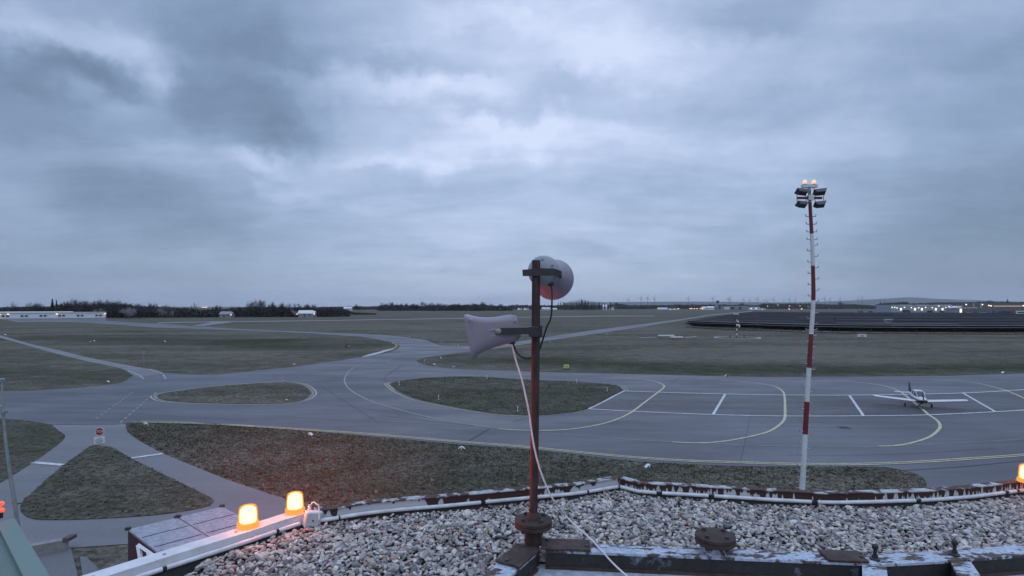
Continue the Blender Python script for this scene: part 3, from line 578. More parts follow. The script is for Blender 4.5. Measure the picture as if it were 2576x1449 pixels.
# ------------------------------------------------------------------ far buildings
def gable(mb, x0, x1, y0, y1, z0, zt, rise): pass
def hall(name, label, u0, u1, base, top, depth, wallm, roofm, group=None, cat='building', slope=0.0, u_is_x=True, fascia=None):
    a = on(u0, base); b = on(u1, base); Yd = a.y; H = CZ+(HZ-top)*Yd/FU
    t = thing(name, label, cat, (a.x, Yd, 0), 0, group); w = b.x-a.x
    MB().box((w/2, depth/2, H/2-.1), (w, depth, H-.2)).build('wall', wallm, t)
    MB().box((w/2, depth/2, H+.15), (w+.8, depth+.8, .5)).build('roof', roofm, t, bevel=.06)
    t['w'] = w; t['h'] = H
    return t, w, H, Yd
def onwall(t, u, v, du, dv, m, name, Yd, ax, out=.15, parent=None):
    k = Yd/FU; x = (u-1288)*k-ax; z = CZ+(HZ-v)*k
    return MB().box((x, -out/2-.02, z), (du*k, out, dv*k)).build(name, m, parent or t)
wall_b = mat('blue_grey_cladding', (.25, .29, .34), .5, var=.10, vscale=.6); wall_w = mat('pale_cladding', (.60, .64, .70), .5, var=.08, vscale=.5)
wall_d = mat('dark_cladding', (.11, .105, .11), .6, var=.15, vscale=.3); roof_w = mat('pale_roof', (.62, .66, .70), .5); roof_d = mat('dark_roof', (.03, .033, .038), .7)
wall_s = mat('shed_wall', (.20, .215, .24), .6, var=.1, vscale=.4)
# long pale hangar at left
a = on(-60, 803.5); b = on(265.5, 800.6); L = (b-a).length; ang = math.atan2(b.y-a.y, b.x-a.x)
t = thing('hangar', 'long low pale hangar with five small window pairs and lamps at its eaves', 'hangar', a, ang); Hh = 5.6
MB().box((L/2, 6, Hh/2), (L, 12, Hh)).build('wall', wall_w, t)
MB().box((L/2, 5.8, Hh+.2), (L+.8, 13.2, .45)).build('roof', roof_w, t, bevel=.05)
MB().box((L*.36, 7.5, Hh+.72), (L*.72, 8, .6)).build('roof_step', roof_w, t, bevel=.05)
MB().box((L/2, -.12, Hh-.35), (L, .2, .5)).build('fascia', white, t)
MB().box((L/2, -.06, .25), (L, .1, .5)).build('plinth', grey, t)
def xloc(u):
    d = ray(u, 800); n = Vector((-math.sin(ang), math.cos(ang), 0)); tt = n.dot(a)/n.dot(d); return (d*tt-a).dot(Vector((math.cos(ang), math.sin(ang), 0)))
for z in (365, 650, 930, 1210, 1488, 80):
    x = xloc(z/6); w = MB().box((x, -.08, 2.75), (6.0, .14, 2.2)).build('window', white, t)
    for s in (-1, 1): MB().box((x+s*1.45, -.18, 2.75), (2.0, .06, 1.5)).build('pane', glass_d, w)
lamps = []
for z in (-5, 125, 862, 1585):
    x = xloc(z/6)
    l_ = MB().box((x, -.55, Hh-.75), (1.5, .8, .35)).build('wall_lamp', dark, t); MB().lathe((x, -.75, Hh-1.5), [(.25, 0), (.75, .15), (.8, .5), (.35, .7)], 10).build('lamp_glass', warm, l_)
# huts in the left wood
def hut(label, u0, u1, base, top, lampz, name='hut', rfm=offwhite):
    a = on(u0, base); k = a.y/FU; w = (u1-u0)*k; H = CZ+(HZ-top)*k; t = thing(name, label, 'building', a)
    MB().box((w/2, 4, H*.3), (w*.92, 8, H*.6)).build('wall', wall_s, t)
    e = H*.55; mb = MB(); mb.add([(-.3, -.6, e), (w*.84, -.6, e), (w+.3, -.6, e*.8), (-.3, 4, H), (w*.80, 4, H), (-.3, 8.6, e), (w, 8.6, e), (w+.2, 4, H*.85)], [(0, 1, 4, 3), (1, 2, 7, 4), (3, 4, 6, 5), (4, 7, 6), (0, 3, 5)]); mb.build('roof', rfm, t)
    MB().box((w*.4, -.07, H*.25), (1.1, .1, H*.42)).build('door', dark, t); MB().box((w*.7, -.07, H*.33), (1.6, .1, .9)).build('window', glass_d, t)
    for x in lampz:
        l_ = MB().box((x*w, -.5, e-.2), (.35, 1.0, .15)).build('wall_lamp', dark, t); MB().lathe((x*w, -.8, e-.95), [(.2, 0), (.55, .12), (.5, .6), (.2, .75)], 10).build('lamp_glass', warm, l_)
hut('white roofed hut with lamps at both ends, in front of the low wood', 749, 791, 798.8, 780.5, (-.02, 1.0))
hut('flat grey hut half hidden in the wood, one lamp at its right end', 551, 582, 799.2, 783.5, (1.0,), 'hut', wall_s)
# bright yard lamps and houses on the left and middle horizon
def yard_lamp(u, v, base, label, group, s=1.0, name='yard_lamp'):
    p = on(u, base); k = p.y/FU; H = CZ+(HZ-v)*k; t = thing(name, label, 'lamp', p, 0, group)
    MB().tube([(0, 0, 0), (0, 0, H-.3)], [.12, .07], 6).build('pole', dark, t)
    hd = MB().box((0, -.4, H), (.6*s, 1.2, .2)).build('lamp_head', dark, t); MB().lathe((0, -.5, H-.6*s), [(.3*s, 0), (.7*s, .2*s), (.7*s, .5*s), (.3*s, .6*s)], 10).build('lamp_glass', warm, hd)
for x in (475, 500, 525, 545): yard_lamp(ux(1, x), uy(408), 781, 'bright lamp of the small cluster above the low wood at left', 'lamps above the left wood', 2.2)
yard_lamp(ux(1, 2398), uy(400), 780, 'bright yard lamp on the horizon right of the white roofed hut', 'single lamps on the left horizon', 2)
yard_lamp(ux(2, 232), uy(415), 780, 'orange yard lamp beside pale sheds left of the far middle wood', 'single lamps on the left horizon', 2.2)
yard_lamp(856, 749, 781, 'tall slender lamp mast rising above the left horizon', None, 1.2, 'lamp_mast')
gh = 'small pale houses along the far horizon'
def far_house(u0, u1, base, top, lit, label, wm=wall_w):
    a = on(u0, base); k = a.y/FU; w = (u1-u0)*k; H = CZ+(HZ-top)*k; t = thing('house', label, 'house', a, 0, gh)
    MB().box((w/2, 5, H*.33), (w, 10, H*.66)).build('wall', wm, t)
    MB().add([(-.5, -.5, H*.62), (w+.5, -.5, H*.62), (w+.5, 10.5, H*.62), (-.5, 10.5, H*.62), (0, 5, H), (w, 5, H)], [(0, 1, 5, 4), (2, 3, 4, 5), (0, 4, 3), (1, 2, 5)]).build('roof', roof_w if not lit else roof_d, t)
    n = max(2, int(w/7))
    for i in range(n): MB().box(((i+.5)*w/n, -.06, H*.34), (w/n*.4, .1, H*.22)).build('window', cool if lit and i % 2 == 0 else glass_d, t)
for u0, u1, b_, tp, lit, lab in ((864, 884, 781, 772, 0, 'pale house left of the orange lamp on the left horizon'), (1302, 1313, 779.5, 773, 1, 'small house with a lit front at the foot of the post, far off'), (1317, 1330, 779.5, 773.5, 1, 'lit house just left of the rusty post on the horizon'), (1363, 1384, 780, 773.5, 0, 'white house just right of the rusty post on the horizon'), (1386, 1401, 780, 775, 0, 'low white house at the left foot of the poplar row'), (1515, 1527, 780, 766, 0, 'steep gabled dark house right of the poplar row'), (1534, 1545, 780, 770, 1, 'pale house with lit windows beside the steep gabled one'), (1655, 1680, 779.5, 774, 0, 'long white house left of the bright lamp row'), (1683, 1705, 779.5, 774.5, 1, 'low lit building just left of the bright lamp row'), (1766, 1778, 779.5, 771.5, 0, 'pale block right of the bright lamp row'), (1780, 1797, 779.5, 770.5, 0, 'grey block below the distant tower'), (1886, 1912, 779.5, 769, 1, 'brown lit house right of the long pale shed'), (1914, 1926, 779.5, 774, 1, 'small lit house at the right end of the pale shed row')):
    far_house(u0, u1, b_, tp, lit, lab)
for x in (515, 545, 592, 640, 700, 740): yard_lamp(1663.6+x*.1406, 775.6, 780, 'bright white lamp in the row left of the distant tower', 'row of bright lamps on the far horizon', 2.8)
for x, y in ((2290, 318), (2478, 320), (2085, 300), (1900, 322), (2285, 370), (2510, 370), (305, 366)): yard_lamp(1663.6+x*.1406, 724.5+y*.1406, 780, 'small single lamp on the dark horizon near the mast', 'single lamps on the far right horizon', 2.0 if y < 350 else 3)
t, w, H, Yd = hall('shed', 'long pale flat roofed shed on the far horizon below the dark clump', 1819.7, 1883, 779.3, 770.4, 25, wall_s, roof_w)
for x0, x1, m in ((1822, 1835, offwhite), (1838, 1847, dark), (1858, 1866, dark)): onwall(t, (x0+x1)/2, 775.5, x1-x0, 6, m, 'gate', Yd, t.location.x)
# distant tower
p = on(1805.5, 778.6); k = p.y/FU; t = thing('tower', 'slender distant tower with a wide dark head on the horizon', 'tower', p)
MB().tube([(0, 0, 0), (0, 0, 17*k)], [2.6, 2.2], 10).build('shaft', grey, t); MB().lathe((0, 0, 16*k), [(2, 0), (5.2, 3), (5.4, 7), (4.4, 9), (1.5, 10)], 12).build('cab', dark, t); MB().box((-6, 0, 8*k), (7, 5, 9*k)).build('annex', grey, t)
# lit sheds at right
t, w, H, Yd = hall('warehouse', 'blue grey warehouse with a row of lit doors and wall lamps', 2241.5, 2394, 787.4, 765.8, 40, wall_b, roof_d)
for x0, x1 in ((345, 572), (655, 880), (952, 1300)): onwall(t, 2213.6+(x0+x1)/2*.1406, 767.8, (x1-x0)*.1406, 1.4, roof_w, 'eaves_panel', Yd, t.location.x, .5)
for x in (375, 627, 750, 1000, 1120): onwall(t, 2213.6+x*.1406, 777.9, 4.6, 6.0, cool, 'lit_door', Yd, t.location.x)
for x, y in ((215, 300), (262, 300), (305, 310), (435, 300), (560, 305), (690, 308), (815, 300), (935, 305), (1050, 275), (1178, 300), (1235, 285)):
    onwall(t, 2213.6+x*.1406, 731.2+y*.1406, 1.7, 2.2, glow('wall_flood', (1, .86, .66), 1.6), 'wall_lamp', Yd, t.location.x, .8)
t2_, w, H, Yd2 = hall('hall', 'large dark hall with a bright strip light behind the lit sheds', 2407, 2680, 786.6, 761.0, 60, wall_d, roof_d)
for x in (1670, 1803): onwall(t2_, 2213.6+x*.1406, 769.5, 4.4, 13, mat('green_column', (.22, .30, .30), .5), 'pillar', Yd2, t2_.location.x, .6)
onwall(t2_, 2213.6+2280*.1406, 770, 70, .8, glow('strip_glow', (1, .72, .5), .75), 'strip_light', Yd2, t2_.location.x, .4)
for x, y in ((1540, 248), (1830, 248), (1945, 265), (1985, 272), (2560, 270)): onwall(t2_, 2213.6+x*.1406, 731.2+y*.1406, 2.4, 2.4, glow('wall_flood', (1, .86, .66), 1.6), 'wall_lamp', Yd2, t2_.location.x, .9)
ax = on(2391, 789); k = ax.y/FU; t = thing('canopy', 'pale loading canopy on posts in front of the dark hall', 'canopy', ax); cw = 69*k; ch = CZ+(HZ-774.5)*k
MB().box((cw/2, 6, ch), (cw, 12, .7)).build('roof', roof_w, t, bevel=.1)
MB().add([(6*k, 2, ch+.4), (26*k, 2, ch+.4), (26*k, 10, ch+.4), (6*k, 10, ch+.4), (22*k, 2, ch+5*k), (34*k, 2, ch+5*k), (34*k, 10, ch+5*k), (22*k, 10, ch+5*k)], [(0, 1, 5, 4), (1, 2, 6, 5), (2, 3, 7, 6), (3, 0, 4, 7), (4, 5, 6, 7)]).build('roof_light', roof_w, t)
MB().box((13*k, 6, ch*.45), (25*k, 8, ch*.9)).build('wall', wall_s, t); MB().box((28.5*k, 1.9, ch*.45), (5.5*k, .3, ch*.8)).build('lit_door', cool, t)
for i in range(5): MB().tube([((34+8.5*i)*k, .6, 0), ((34+8.5*i)*k, .6, ch-.3)], .22, 6).build('post', dark, t)
def vehicle(kind, u, base, length, height, m, label, group):
    p = on(u, base); k = p.y/FU; Lx = length*k; H = height*k; t = thing(kind, label, {'truck': 'truck', 'car': 'car', 'coach': 'coach', 'container': 'container'}[kind], p, 0, group); r = min(.55, H*.17); D = 2.4
    if kind == 'car':
        MB().loft([[(x*Lx, y*D/2*s, z*H) for y, z in ((-1, .22), (1, .22), (1, .58), (-1, .58))] for x, s in ((-.5, .85), (-.46, 1), (.46, 1), (.5, .85))]).build('body', m, t, bevel=.08)
        MB().add([(x*Lx, y*D/2, z*H) for x, y, z in ((-.40, -.95, .58), (.30, -.95, .58), (.30, .95, .58), (-.40, .95, .58), (-.27, -.8, 1), (.12, -.8, 1), (.12, .8, 1), (-.27, .8, 1))], [(0, 1, 5, 4), (1, 2, 6, 5), (2, 3, 7, 6), (3, 0, 4, 7), (4, 5, 6, 7)]).build('cabin', glass_d, t)
    elif kind == 'coach':
        MB().box((0, 0, H*.56), (Lx, D, H*.86)).build('body', m, t, bevel=.2); MB().box((0, -D/2-.03, H*.64), (Lx*.92, .08, H*.34)).build('window', glass_d, t)
    elif kind == 'container':
        MB().box((0, 0, H*.5), (Lx, D, H)).build('body', m, t, bevel=.04); MB().box((Lx*.2, -D/2-.05, H*.5), (Lx*.3, .1, H*.9)).build('door', dark, t); MB().box((0, 0, H+.05), (Lx*1.0, D, .12)).build('roof', grey, t)
        return t
    else:
        MB().box((-.11*Lx, 0, H*.60), (.76*Lx, D, H*.8)).build('cargo_box', m, t, bevel=.05); MB().box((.40*Lx, 0, H*.45), (.2*Lx, D, H*.62)).build('cab', dark, t, bevel=.2); MB().box((.41*Lx, -D/2-.03, H*.58), (.12*Lx, .08, H*.2)).build('window', glass_d, t)
    for x in (-.33, .33): MB().lathe((x*Lx, -D/2+.12, r), [(r*.55, -.16), (r, -.13), (r, .13), (r*.55, .16)], 12, (0, 1, 0)).build('wheel', black, t)
    return t
dk = mat('dark_truck_paint', (.035, .038, .05), .5); bl = mat('blue_container_paint', (.10, .13, .20), .5); rd = mat('red_truck_paint', (.22, .025, .03), .5)
gv = 'vehicles parked before the lit sheds'
for u, b_, l_, h_, m, kd, lab in ((2280, 788, 17, 8.6, dk, 'truck', 'dark truck before the lit doors, leftmost of the trucks by the warehouse'), (2340, 788, 13, 7, dk, 'truck', 'short dark truck in front of the middle of the warehouse'), (2370, 788.2, 10, 6.5, dk, 'truck', 'small dark truck left of the pale canopy'), (2385, 788.2, 8, 7, rd, 'truck', 'small brownish red truck beside the pale canopy'), (2438, 789.3, 11, 6, white, 'car', 'white van like car under the pale canopy'), (2453, 789.4, 9, 5, white, 'car', 'white car at the right end of the canopy'), (2474, 789.6, 17, 6.5, offwhite, 'car', 'long pale car right of the canopy'), (2494, 789.6, 15, 9.5, bl, 'container', 'dark blue container before the dark hall'), (2511, 789.6, 17, 8, bl, 'container', 'lower grey blue container right of the taller one'), (2530, 789.8, 14, 8, dk, 'truck', 'dark truck right of the two blue containers'), (2548, 790, 15, 7.5, rd, 'truck', 'dark red truck left of the white coach'), (2568, 792.5, 22, 10.5, white, 'coach', 'white coach with a dark window band at the right edge')):
    vehicle(kd, u, b_, l_, h_, m, lab, gv)
for i, x in enumerate((30, 60, 100, 150, 190, 230, 300, 350, 400, 440, 500, 540)):
    vehicle('car', 2150+x/6*1.05, 786.3, 7.2, 4.2, (offwhite, grey, dk)[i % 3], ('pale', 'grey', 'dark')[i % 3]+' parked car in the row left of the warehouse', ('pale', 'grey', 'dark')[i % 3]+' cars parked left of the warehouse')
# wind turbines
def turbine():
    t = thing('wind_turbine', 'faint wind turbine on the hazy horizon', 'wind turbine', (0, 0, -500), 0, 'wind turbines on the horizon'); m = mat('turbine_grey', (.16, .17, .19), .5)
    MB().tube([(0, 0, 0), (0, 0, 1)], [.027, .017], 8).build('tower', m, t); MB().box((0, 0, 1.01), (.03, .09, .035)).build('nacelle', m, t)
    for i in range(3):
        a = i*2*math.pi/3+.3; d = Vector((math.sin(a), 0, math.cos(a))); w = Vector((math.cos(a), 0, -math.sin(a)))*.03; o_ = Vector((0, -.06, 1.01)); th = Vector((0, .006, 0))
        MB().add([o_-w*.5, o_+w*.5, o_+d*.12+w, o_+d*.5, o_+d*.12-w*.4]+[q+th for q in (o_-w*.5, o_+w*.5, o_+d*.12+w, o_+d*.5, o_+d*.12-w*.4)], [(0, 1, 2, 3, 4), (9, 8, 7, 6, 5)]+[(i_, (i_+1) % 5, 5+(i_+1) % 5, 5+i_) for i_ in range(5)]).build('blade', m, t)
    return t
tb = turbine(); first = True
for u, v in [(ux(3, x), uy(y)) for x, y in ((1755, 272), (1945, 252), (2045, 242), (2145, 255))]+[(1663.6+x*.1406, 724.5+y*.1406) for x, y in ((485, 165), (920, 160), (1200, 168), (1230, 165), (1470, 185), (1580, 200), (1720, 168), (1850, 200), (1900, 205), (2010, 178), (2180, 200), (2290, 178), (2390, 190))]+[(ux(4, x), uy(y)) for x, y in ((2140, 260), (2220, 275), (2375, 262))]+[(ux(5, x), uy(y)) for x, y in ((70, 265), (128, 250), (405, 285), (470, 280))]:
    p = at(u, HZ, 5200); H = CZ+(HZ-v)*5200/FU; p.z = 0
    if first: tb.location = p; tb.scale = (H*.85,)*3; tb.rotation_euler = (0, 0, .3); first = False
    else: dup(tb, p, random.uniform(-.6, .6), (H*.85,)*3)

# ------------------------------------------------------------------ solar field
panel_m = bpy.data.materials.new('solar_glass'); panel_m.use_nodes = True
pb = panel_m.node_tree.nodes['Principled BSDF']; pb.inputs['Base Color'].default_value = (.019, .019, .029, 1); pb.inputs['Roughness'].default_value = .7; pb.inputs['Specular IOR Level'].default_value = .03
PANELS = [panel_m]
for j_, c_ in enumerate(((.006, .006, .010), (.012, .012, .020), (.034, .034, .048))):
    m_ = panel_m.copy(); m_.name = 'solar_glass_tone'; m_.node_tree.nodes['Principled BSDF'].inputs['Base Color'].default_value = (*c_, 1); PANELS.append(m_)
TONE = [1, 1, 1, 2, 3, 1, 0, 2, 1, 0, 3, 1, 2, 0, 2, 1, 3, 0, 2, 0, 3, 0]
under_m = mat('panel_underside', (.022, .021, .022), .7, var=.4, vscale=.3)
front = [(1717, 823.5), (1790, 827.5), (1900, 832), (2000, 835.8), (2100, 838.6), (2250, 840.5), (2420, 841.5), (2576, 841.5), (2720, 840)]
FP = [on(u, v) for u, v in front]
rows = 22
for i in range(rows):
    s = 1+2.75*(i/(rows-1))**1.15; shift = 60*(i/(rows-1))**.8*(s) if i else 0
    P = [Vector((p.x*s, p.y*s, 0)) for p in FP]; ul = np.interp(i, [0, 2, 4, 9, 14, 21], [1717, 1728, 1748, 1812, 1850, 1885])
    us = [1288+p.x/p.y*FU for p in P]; P = [q for q, u in zip(P, us) if u > ul+12]; q0 = [on(u, v) for u, v in ((ul, np.interp(ul, [f[0] for f in front], [f[1] for f in front])),)][0]; P = [Vector((q0.x*s, q0.y*s, 0))]+P
    t = thing('solar_row', ('front row of dark tilted solar panels, its posts and underside facing the apron' if i == 0 else ('second row of solar panels just behind the front row' if i == 1 else ('rearmost row of solar panels nearest the lit sheds' if i == rows-1 else 'dark row of solar panels in the middle of the field, one behind another'))), 'solar panels', P[0], 0, 'rows of solar panels')
    o_ = P[0]; pn = MB(); un = MB(); po = MB(); hi = 2.7+.25*math.sin(i*2.1); lo = .9; dep = 6.2 if i < 2 else 5.0
    for a_, b_ in zip(P[:-1], P[1:]):
        seg = b_-a_; m_ = max(1, int(seg.length/38)); e = seg.normalized(); nrm = Vector((-e.y, e.x, 0))
        for j in range(m_):
            p0 = a_+seg*(j/m_)+e*.35-o_; p1 = a_+seg*((j+1)/m_)-e*.35-o_; dz = random.uniform(-.13, .13); zn, zf = (hi, lo) if i < 2 else (1.78, 2.15); q = [p0+Vector((0, 0, zn+dz)), p1+Vector((0, 0, zn+dz)), p1+nrm*dep+Vector((0, 0, zf+dz)), p0+nrm*dep+Vector((0, 0, zf+dz))]
            pn.add(q+[x-Vector((0, 0, .05)) for x in q], [(0, 1, 2, 3), (0, 4, 5, 1), (1, 5, 6, 2), (2, 6, 7, 3), (3, 7, 4, 0)])
            un.add([x-Vector((0, 0, .06)) for x in q], [(3, 2, 1, 0)])
            if i < 8:
                for f in np.arange(.08, 1, .28 if i < 2 else .5):
                    c = p0.lerp(p1, f)+nrm*1.2; po.tube([c, c+Vector((0, 0, (hi-.4) if i < 2 else 1.3))], .09, 5); 
                    if i == 0: c2 = p0.lerp(p1, f)+nrm*5; po.tube([c2, c2+Vector((0, 0, lo+.2))], .09, 5); po.tube([c+Vector((0, 0, .5)), c2+Vector((0, 0, .9))], .05, 4)
    pn.build('panel', PANELS[TONE[i]], t); un.build('underside', under_m, t)
    if po.v: po.build('post', mat('dark_post', (.06, .06, .06), .6), t)
    if i in (0, 1, 4, 7, 10, 16, 20):
        rim = MB()
        for a_, b_ in zip(P[:-1], P[1:]): rim.tube([a_-o_+Vector((0, -.05, (hi if i < 2 else 1.25)+.06)), b_-o_+Vector((0, -.05, (hi if i < 2 else 1.25)+.06))], .06 if i < 2 else .13, 4)
        rim.build('edge_rail', steel, t)
def cabinet(u0, u1, base, top, label):
    a = on((u0+u1)/2, base); k = a.y/FU; w = (u1-u0)*k; H = CZ+(HZ-top)*k; t = thing('cabinet', label, 'cabinet', a)
    MB().box((0, 0, H*.52), (w, w*.5, H*.8)).build('body', white, t, bevel=.04); MB().box((0, 0, H*.96), (w*1.06, w*.56, H*.08)).build('roof', offwhite, t); MB().box((-w*.1, -w*.25-.03, H*.5), (w*.55, .05, H*.4)).build('door', grey, t); MB().box((0, 0, H*.06), (w*.9, w*.45, H*.12)).build('plinth', dark, t)
cabinet(2159, 2177, 849, 840.5, 'white cabinet on the grass before the front solar row'); cabinet(2226, 2242, 812, 803, 'white cabin standing among the solar rows')
cabinet(1846, 1857.5, 795.5, 788.5, 'white box beyond the windsock near the taxiway end'); cabinet(1822, 1837, 797.5, 793.5, 'long low white box left of the windsock top')
# ------------------------------------------------------------------ things on the airfield
# windsock
p = on(1853.4, 849.2); k = p.y/FU
t = thing('windsock', 'red and white banded windsock pole with limp sock inside a white ground ring', 'windsock', p)
def bands(name, z0, z1, n, r0, r1, parent, a, b, xoff=0.0, yoff=0.0):
    for i in range(n):
        f0 = i/n; f1 = (i+1)/n; MB().tube([(xoff, yoff, z0+(z1-z0)*f0), (xoff, yoff, z0+(z1-z0)*f1)], [r0+(r1-r0)*f0, r0+(r1-r0)*f1], 10).build(name, (a, b)[i % 2], parent)
Hs = CZ+(HZ-797.5)*k
bands('pole_band', 0, Hs, 9, .22, .13, t, red_p, white)
hp = MB(); hp.lathe((0, 0, Hs-.4), [(.14, 0), (.55, .1), (.55, .25), (.1, .45)], 14); hp.build('hoop', dark, t)
for i, m in enumerate((red_p, white, red_p, white)):
    MB().lathe((.45-.03*i, -.12, Hs-1.0-i*.62-.3), [(.30-.03*i, 0), (.36-.03*i, .31), (.32-.03*i, .62)], 12).build('sock', m, t)
MB().box((.9, -.1, Hs*.57), (.5, .12, 1.0)).build('flag', white, t)
mb = MB()
for q in ((-1, 0), (.9, .3), (0, -.9)): mb.tube([(q[0]*1.1, q[1]*1.1, 0), (0, 0, 1.9)], .06, 5)
mb.build('strut', steel, t)
for x in (-2.6, 2.5): MB().lathe((x, -.4, 0), [(.16, 0), (.16, .5), (.3, .55), (.22, .85), (.05, .9)], 8).build('ring_lamp', dark, t)
mb = MB(); ribbon(mb, [Vector((p.x+7.6*math.cos(a*math.pi/24), p.y-.5+7.6*math.sin(a*math.pi/24), .03)) for a in range(48)], .75, 0, True); struct(mb.build('ring_marking', white_l))
# landing tee
a = on(1688, 853); k = a.y/FU; t = thing('landing_tee', 'white low landing tee of two slabs lying on the meadow', 'landing tee', a, R(8))
MB().box((-.9, 2.0, 1.15), (5.6, 1.5, .34)).build('cross_bar', white, t, bevel=.05); MB().box((1.7, -.7, .72), (4.3, 1.5, .34)).build('stem', white, t, bevel=.05)
for q in ((-2.9, 2), (1.2, 2), (.2, -.7), (3.3, -.7)): MB().tube([(q[0], q[1], 0), (q[0], q[1], 1.0 if q[1] > 0 else .6)], .08, 6).build('leg', dark, t)
mb = MB()
for q in (((1608, 849.6), (1650, 848.2)), ((1724, 849.0), (1752, 846.4))): ribbon(mb, gnd(q, .03), .9)
struct(mb.build('tee_markings', white_l))
# signs
def text(s, size, loc, m, parent, name='lettering', rx=90):
    c = bpy.data.curves.new(name, 'FONT'); c.body = s; c.size = size; c.align_x = 'CENTER'; c.align_y = 'CENTER'; c.extrude = .004; c.materials.append(m)
    tmp = bpy.data.objects.new(name, c); C.objects.link(tmp); me = bpy.data.meshes.new_from_object(tmp); bpy.data.objects.remove(tmp); o = bpy.data.objects.new(name, me); C.objects.link(o); o.parent = parent; o.location = loc; o.rotation_euler = (R(rx), 0, 0); return o
p = on(250, 1120.5); k = p.y/FU; t = thing('stop_sign', 'red octagonal stop sign above a white plate at the tip of the grass triangle', 'sign', p, R(24))
MB().tube([(0, .04, 0), (0, .04, 1.3)], .035, 8).build('post', steel, t)
zc = (1120.5-1085.5)*k; r = .335
def octa(mb, c, r, y0, y1): 
    q = [(c[0]+r*math.cos(R(22.5+45*i)), c[2]+r*math.sin(R(22.5+45*i))) for i in range(8)]
    return mb.add([(x, y0, z) for x, z in q]+[(x, y1, z) for x, z in q], [tuple(range(8)), tuple(range(15, 7, -1))]+[(i, 8+i, 8+(i+1) % 8, (i+1) % 8) for i in range(8)])
f = octa(MB(), (0, 0, zc), r, -.005, .015).build('sign_face', white, t); octa(MB(), (0, 0, zc), r*.88, -.012, -.005).build('red_field', mat('sign_red', (.30, .012, .016), .4), f)
text('STOP', .27, (0, -.018, zc), white, f)
pl = MB().box((0, 0, (1120.5-1107)*k), (.72, .02, .57)).build('plate', white, t, bevel=.008)
for i, (z, w) in enumerate(((.16, .3), (.06, .5), (-.04, .55), (-.13, .5), (-.20, .46))): MB().box((0, -.016, (1120.5-1107)*k+z), (w, .008, .035)).build('text_line', mat('sign_text', (.16, .22, .26), .5), pl)
def runway_sign(u, base, top, wpx, label, face, rz=0, bars=()):
    p = on(u, base); k = p.y/FU; w = wpx*k; H = CZ+(HZ-top)*k; t = thing('guidance_sign', label, 'sign', p, rz)
    MB().box((0, 0, H*.6), (w, .22, H*.8)).build('case', dark, t, bevel=.02); f = MB().box((0, -.125, H*.6), (w*.9, .04, H*.68)).build('sign_face', face, t)
    for (x, z, bw, bh, m) in bars: MB().box((x*w, -.155, H*(.6+z)), (bw*w, .02, bh*H)).build('glyph', m, f)
    for x in (-.35, .35): MB().tube([(x*w, 0, 0), (x*w, 0, H*.25)], .05, 6).build('leg', dark, t)
yf = mat('sign_yellow', (.62, .58, .22), .5)
runway_sign(1424.7, 929.5, 916, 15.5, 'small yellow guidance sign on the grass right of the rusty post', yf, R(-3), ((0, .07, .6, .07, dark), (0, -.1, .6, .07, dark)))
of = mat('sign_orange', (.30, .12, .03), .5)
runway_sign(875, 877, 867, 11, 'dark orange guidance sign on the far meadow left of the taxiway loop', dark, R(10), ((-.25, 0, .16, .5, of), (0, 0, .14, .5, of), (.28, 0, .12, .5, mat('sign_white', (.75, .72, .62), .5))))
# white roof shaped edge markers
def marker(u, v, s, label, rz=0.0):
    p = on(u, v); s *= .66; t = thing('edge_marker', label, 'marker', p, rz, 'white edge markers on the grass')
    for sgn in (-1, 1):
        MB().add([(sgn*.08*s, -.22*s, .30*s), (sgn*.08*s, .22*s, .30*s), (sgn*.42*s, .22*s, .02*s), (sgn*.42*s, -.22*s, .02*s), (sgn*.08*s, -.22*s, .26*s), (sgn*.08*s, .22*s, .26*s), (sgn*.40*s, .22*s, 0), (sgn*.40*s, -.22*s, 0)], [(0, 1, 2, 3), (7, 6, 5, 4), (0, 3, 7, 4), (1, 5, 6, 2), (0, 4, 5, 1), (3, 2, 6, 7)]).build('flap', white, t)
    MB().box((0, 0, .15*s), (.18*s, .3*s, .3*s)).build('stand', dark if s > .8 else offwhite, t)
for k_, x, y, s, lab in ((1, 538, 998, 1.1, 'white roof shaped marker at the top of the red lit grass, below the small island'), (1, 2068, 1138, 1.1, 'white roof shaped marker on the grass left of the rusty post, below the yellow lines'), (2, 1378, 1320, 1.1, 'white roof shaped marker on the grass above the rusty corner of the parapet'), (0, 1455, 893, 1.0, 'white marker at the upper corner of the grass right of the stop sign'), (0, 1082, 464, 1.0, 'white marker on the grass inside the bend of the narrow path'), (1, 380, 290, 1.2, 'pair of white flaps by the taxiway edge above the small island'), (1, 1708, 250, 1.3, 'white marker at the pointed grass tip right of the taxiway fork, nearest the tip'), (1, 1850, 225, 1.3, 'white marker by the upper edge of the pointed grass, below the horn loudspeaker'), (1, 1788, 288, 1.2, 'white marker at the lower edge of the pointed grass, left of the next one'), (1, 1990, 315, 1.2, 'white marker on the grass above the left end of the large island'), (1, 1365, 73, 1.3, 'white marker inside the far loop of the meadow'), (1, 1540, 10, 1.5, 'white marker on the far side of the taxiway beyond the loop'), (1, 1846, 67, 1.4, 'upper of two white markers where the far taxiway narrows'), (1, 1876, 83, 1.4, 'lower of two white markers where the far taxiway narrows'), (1, 2022, 96, 1.4, 'white marker just left of the grey horn mouth'), (1, 305, 648, .7, 'small white marker at the lower edge of the small island'), (2, 2163, 405, 1.3, 'white marker on the far apron edge left of the tall mast'), (2, 382, 62, 1.0, 'small white marker below the diagonal taxiway, right of the rusty post'), (3, 2372, 373, 1.3, 'white marker on the far apron edge at the right'), (0, 1652, 58, 1.6, 'white marker standing alone in the left meadow'), (0, 942, 52, 1.5, 'tilted white marker in the left meadow'), (0, 908, 58, 1.1, 'flat white marker beside the tilted one in the left meadow')):
    u, v = A(k_, (x, y))[0]; marker(u, v, s, lab, random.uniform(-.3, .3))
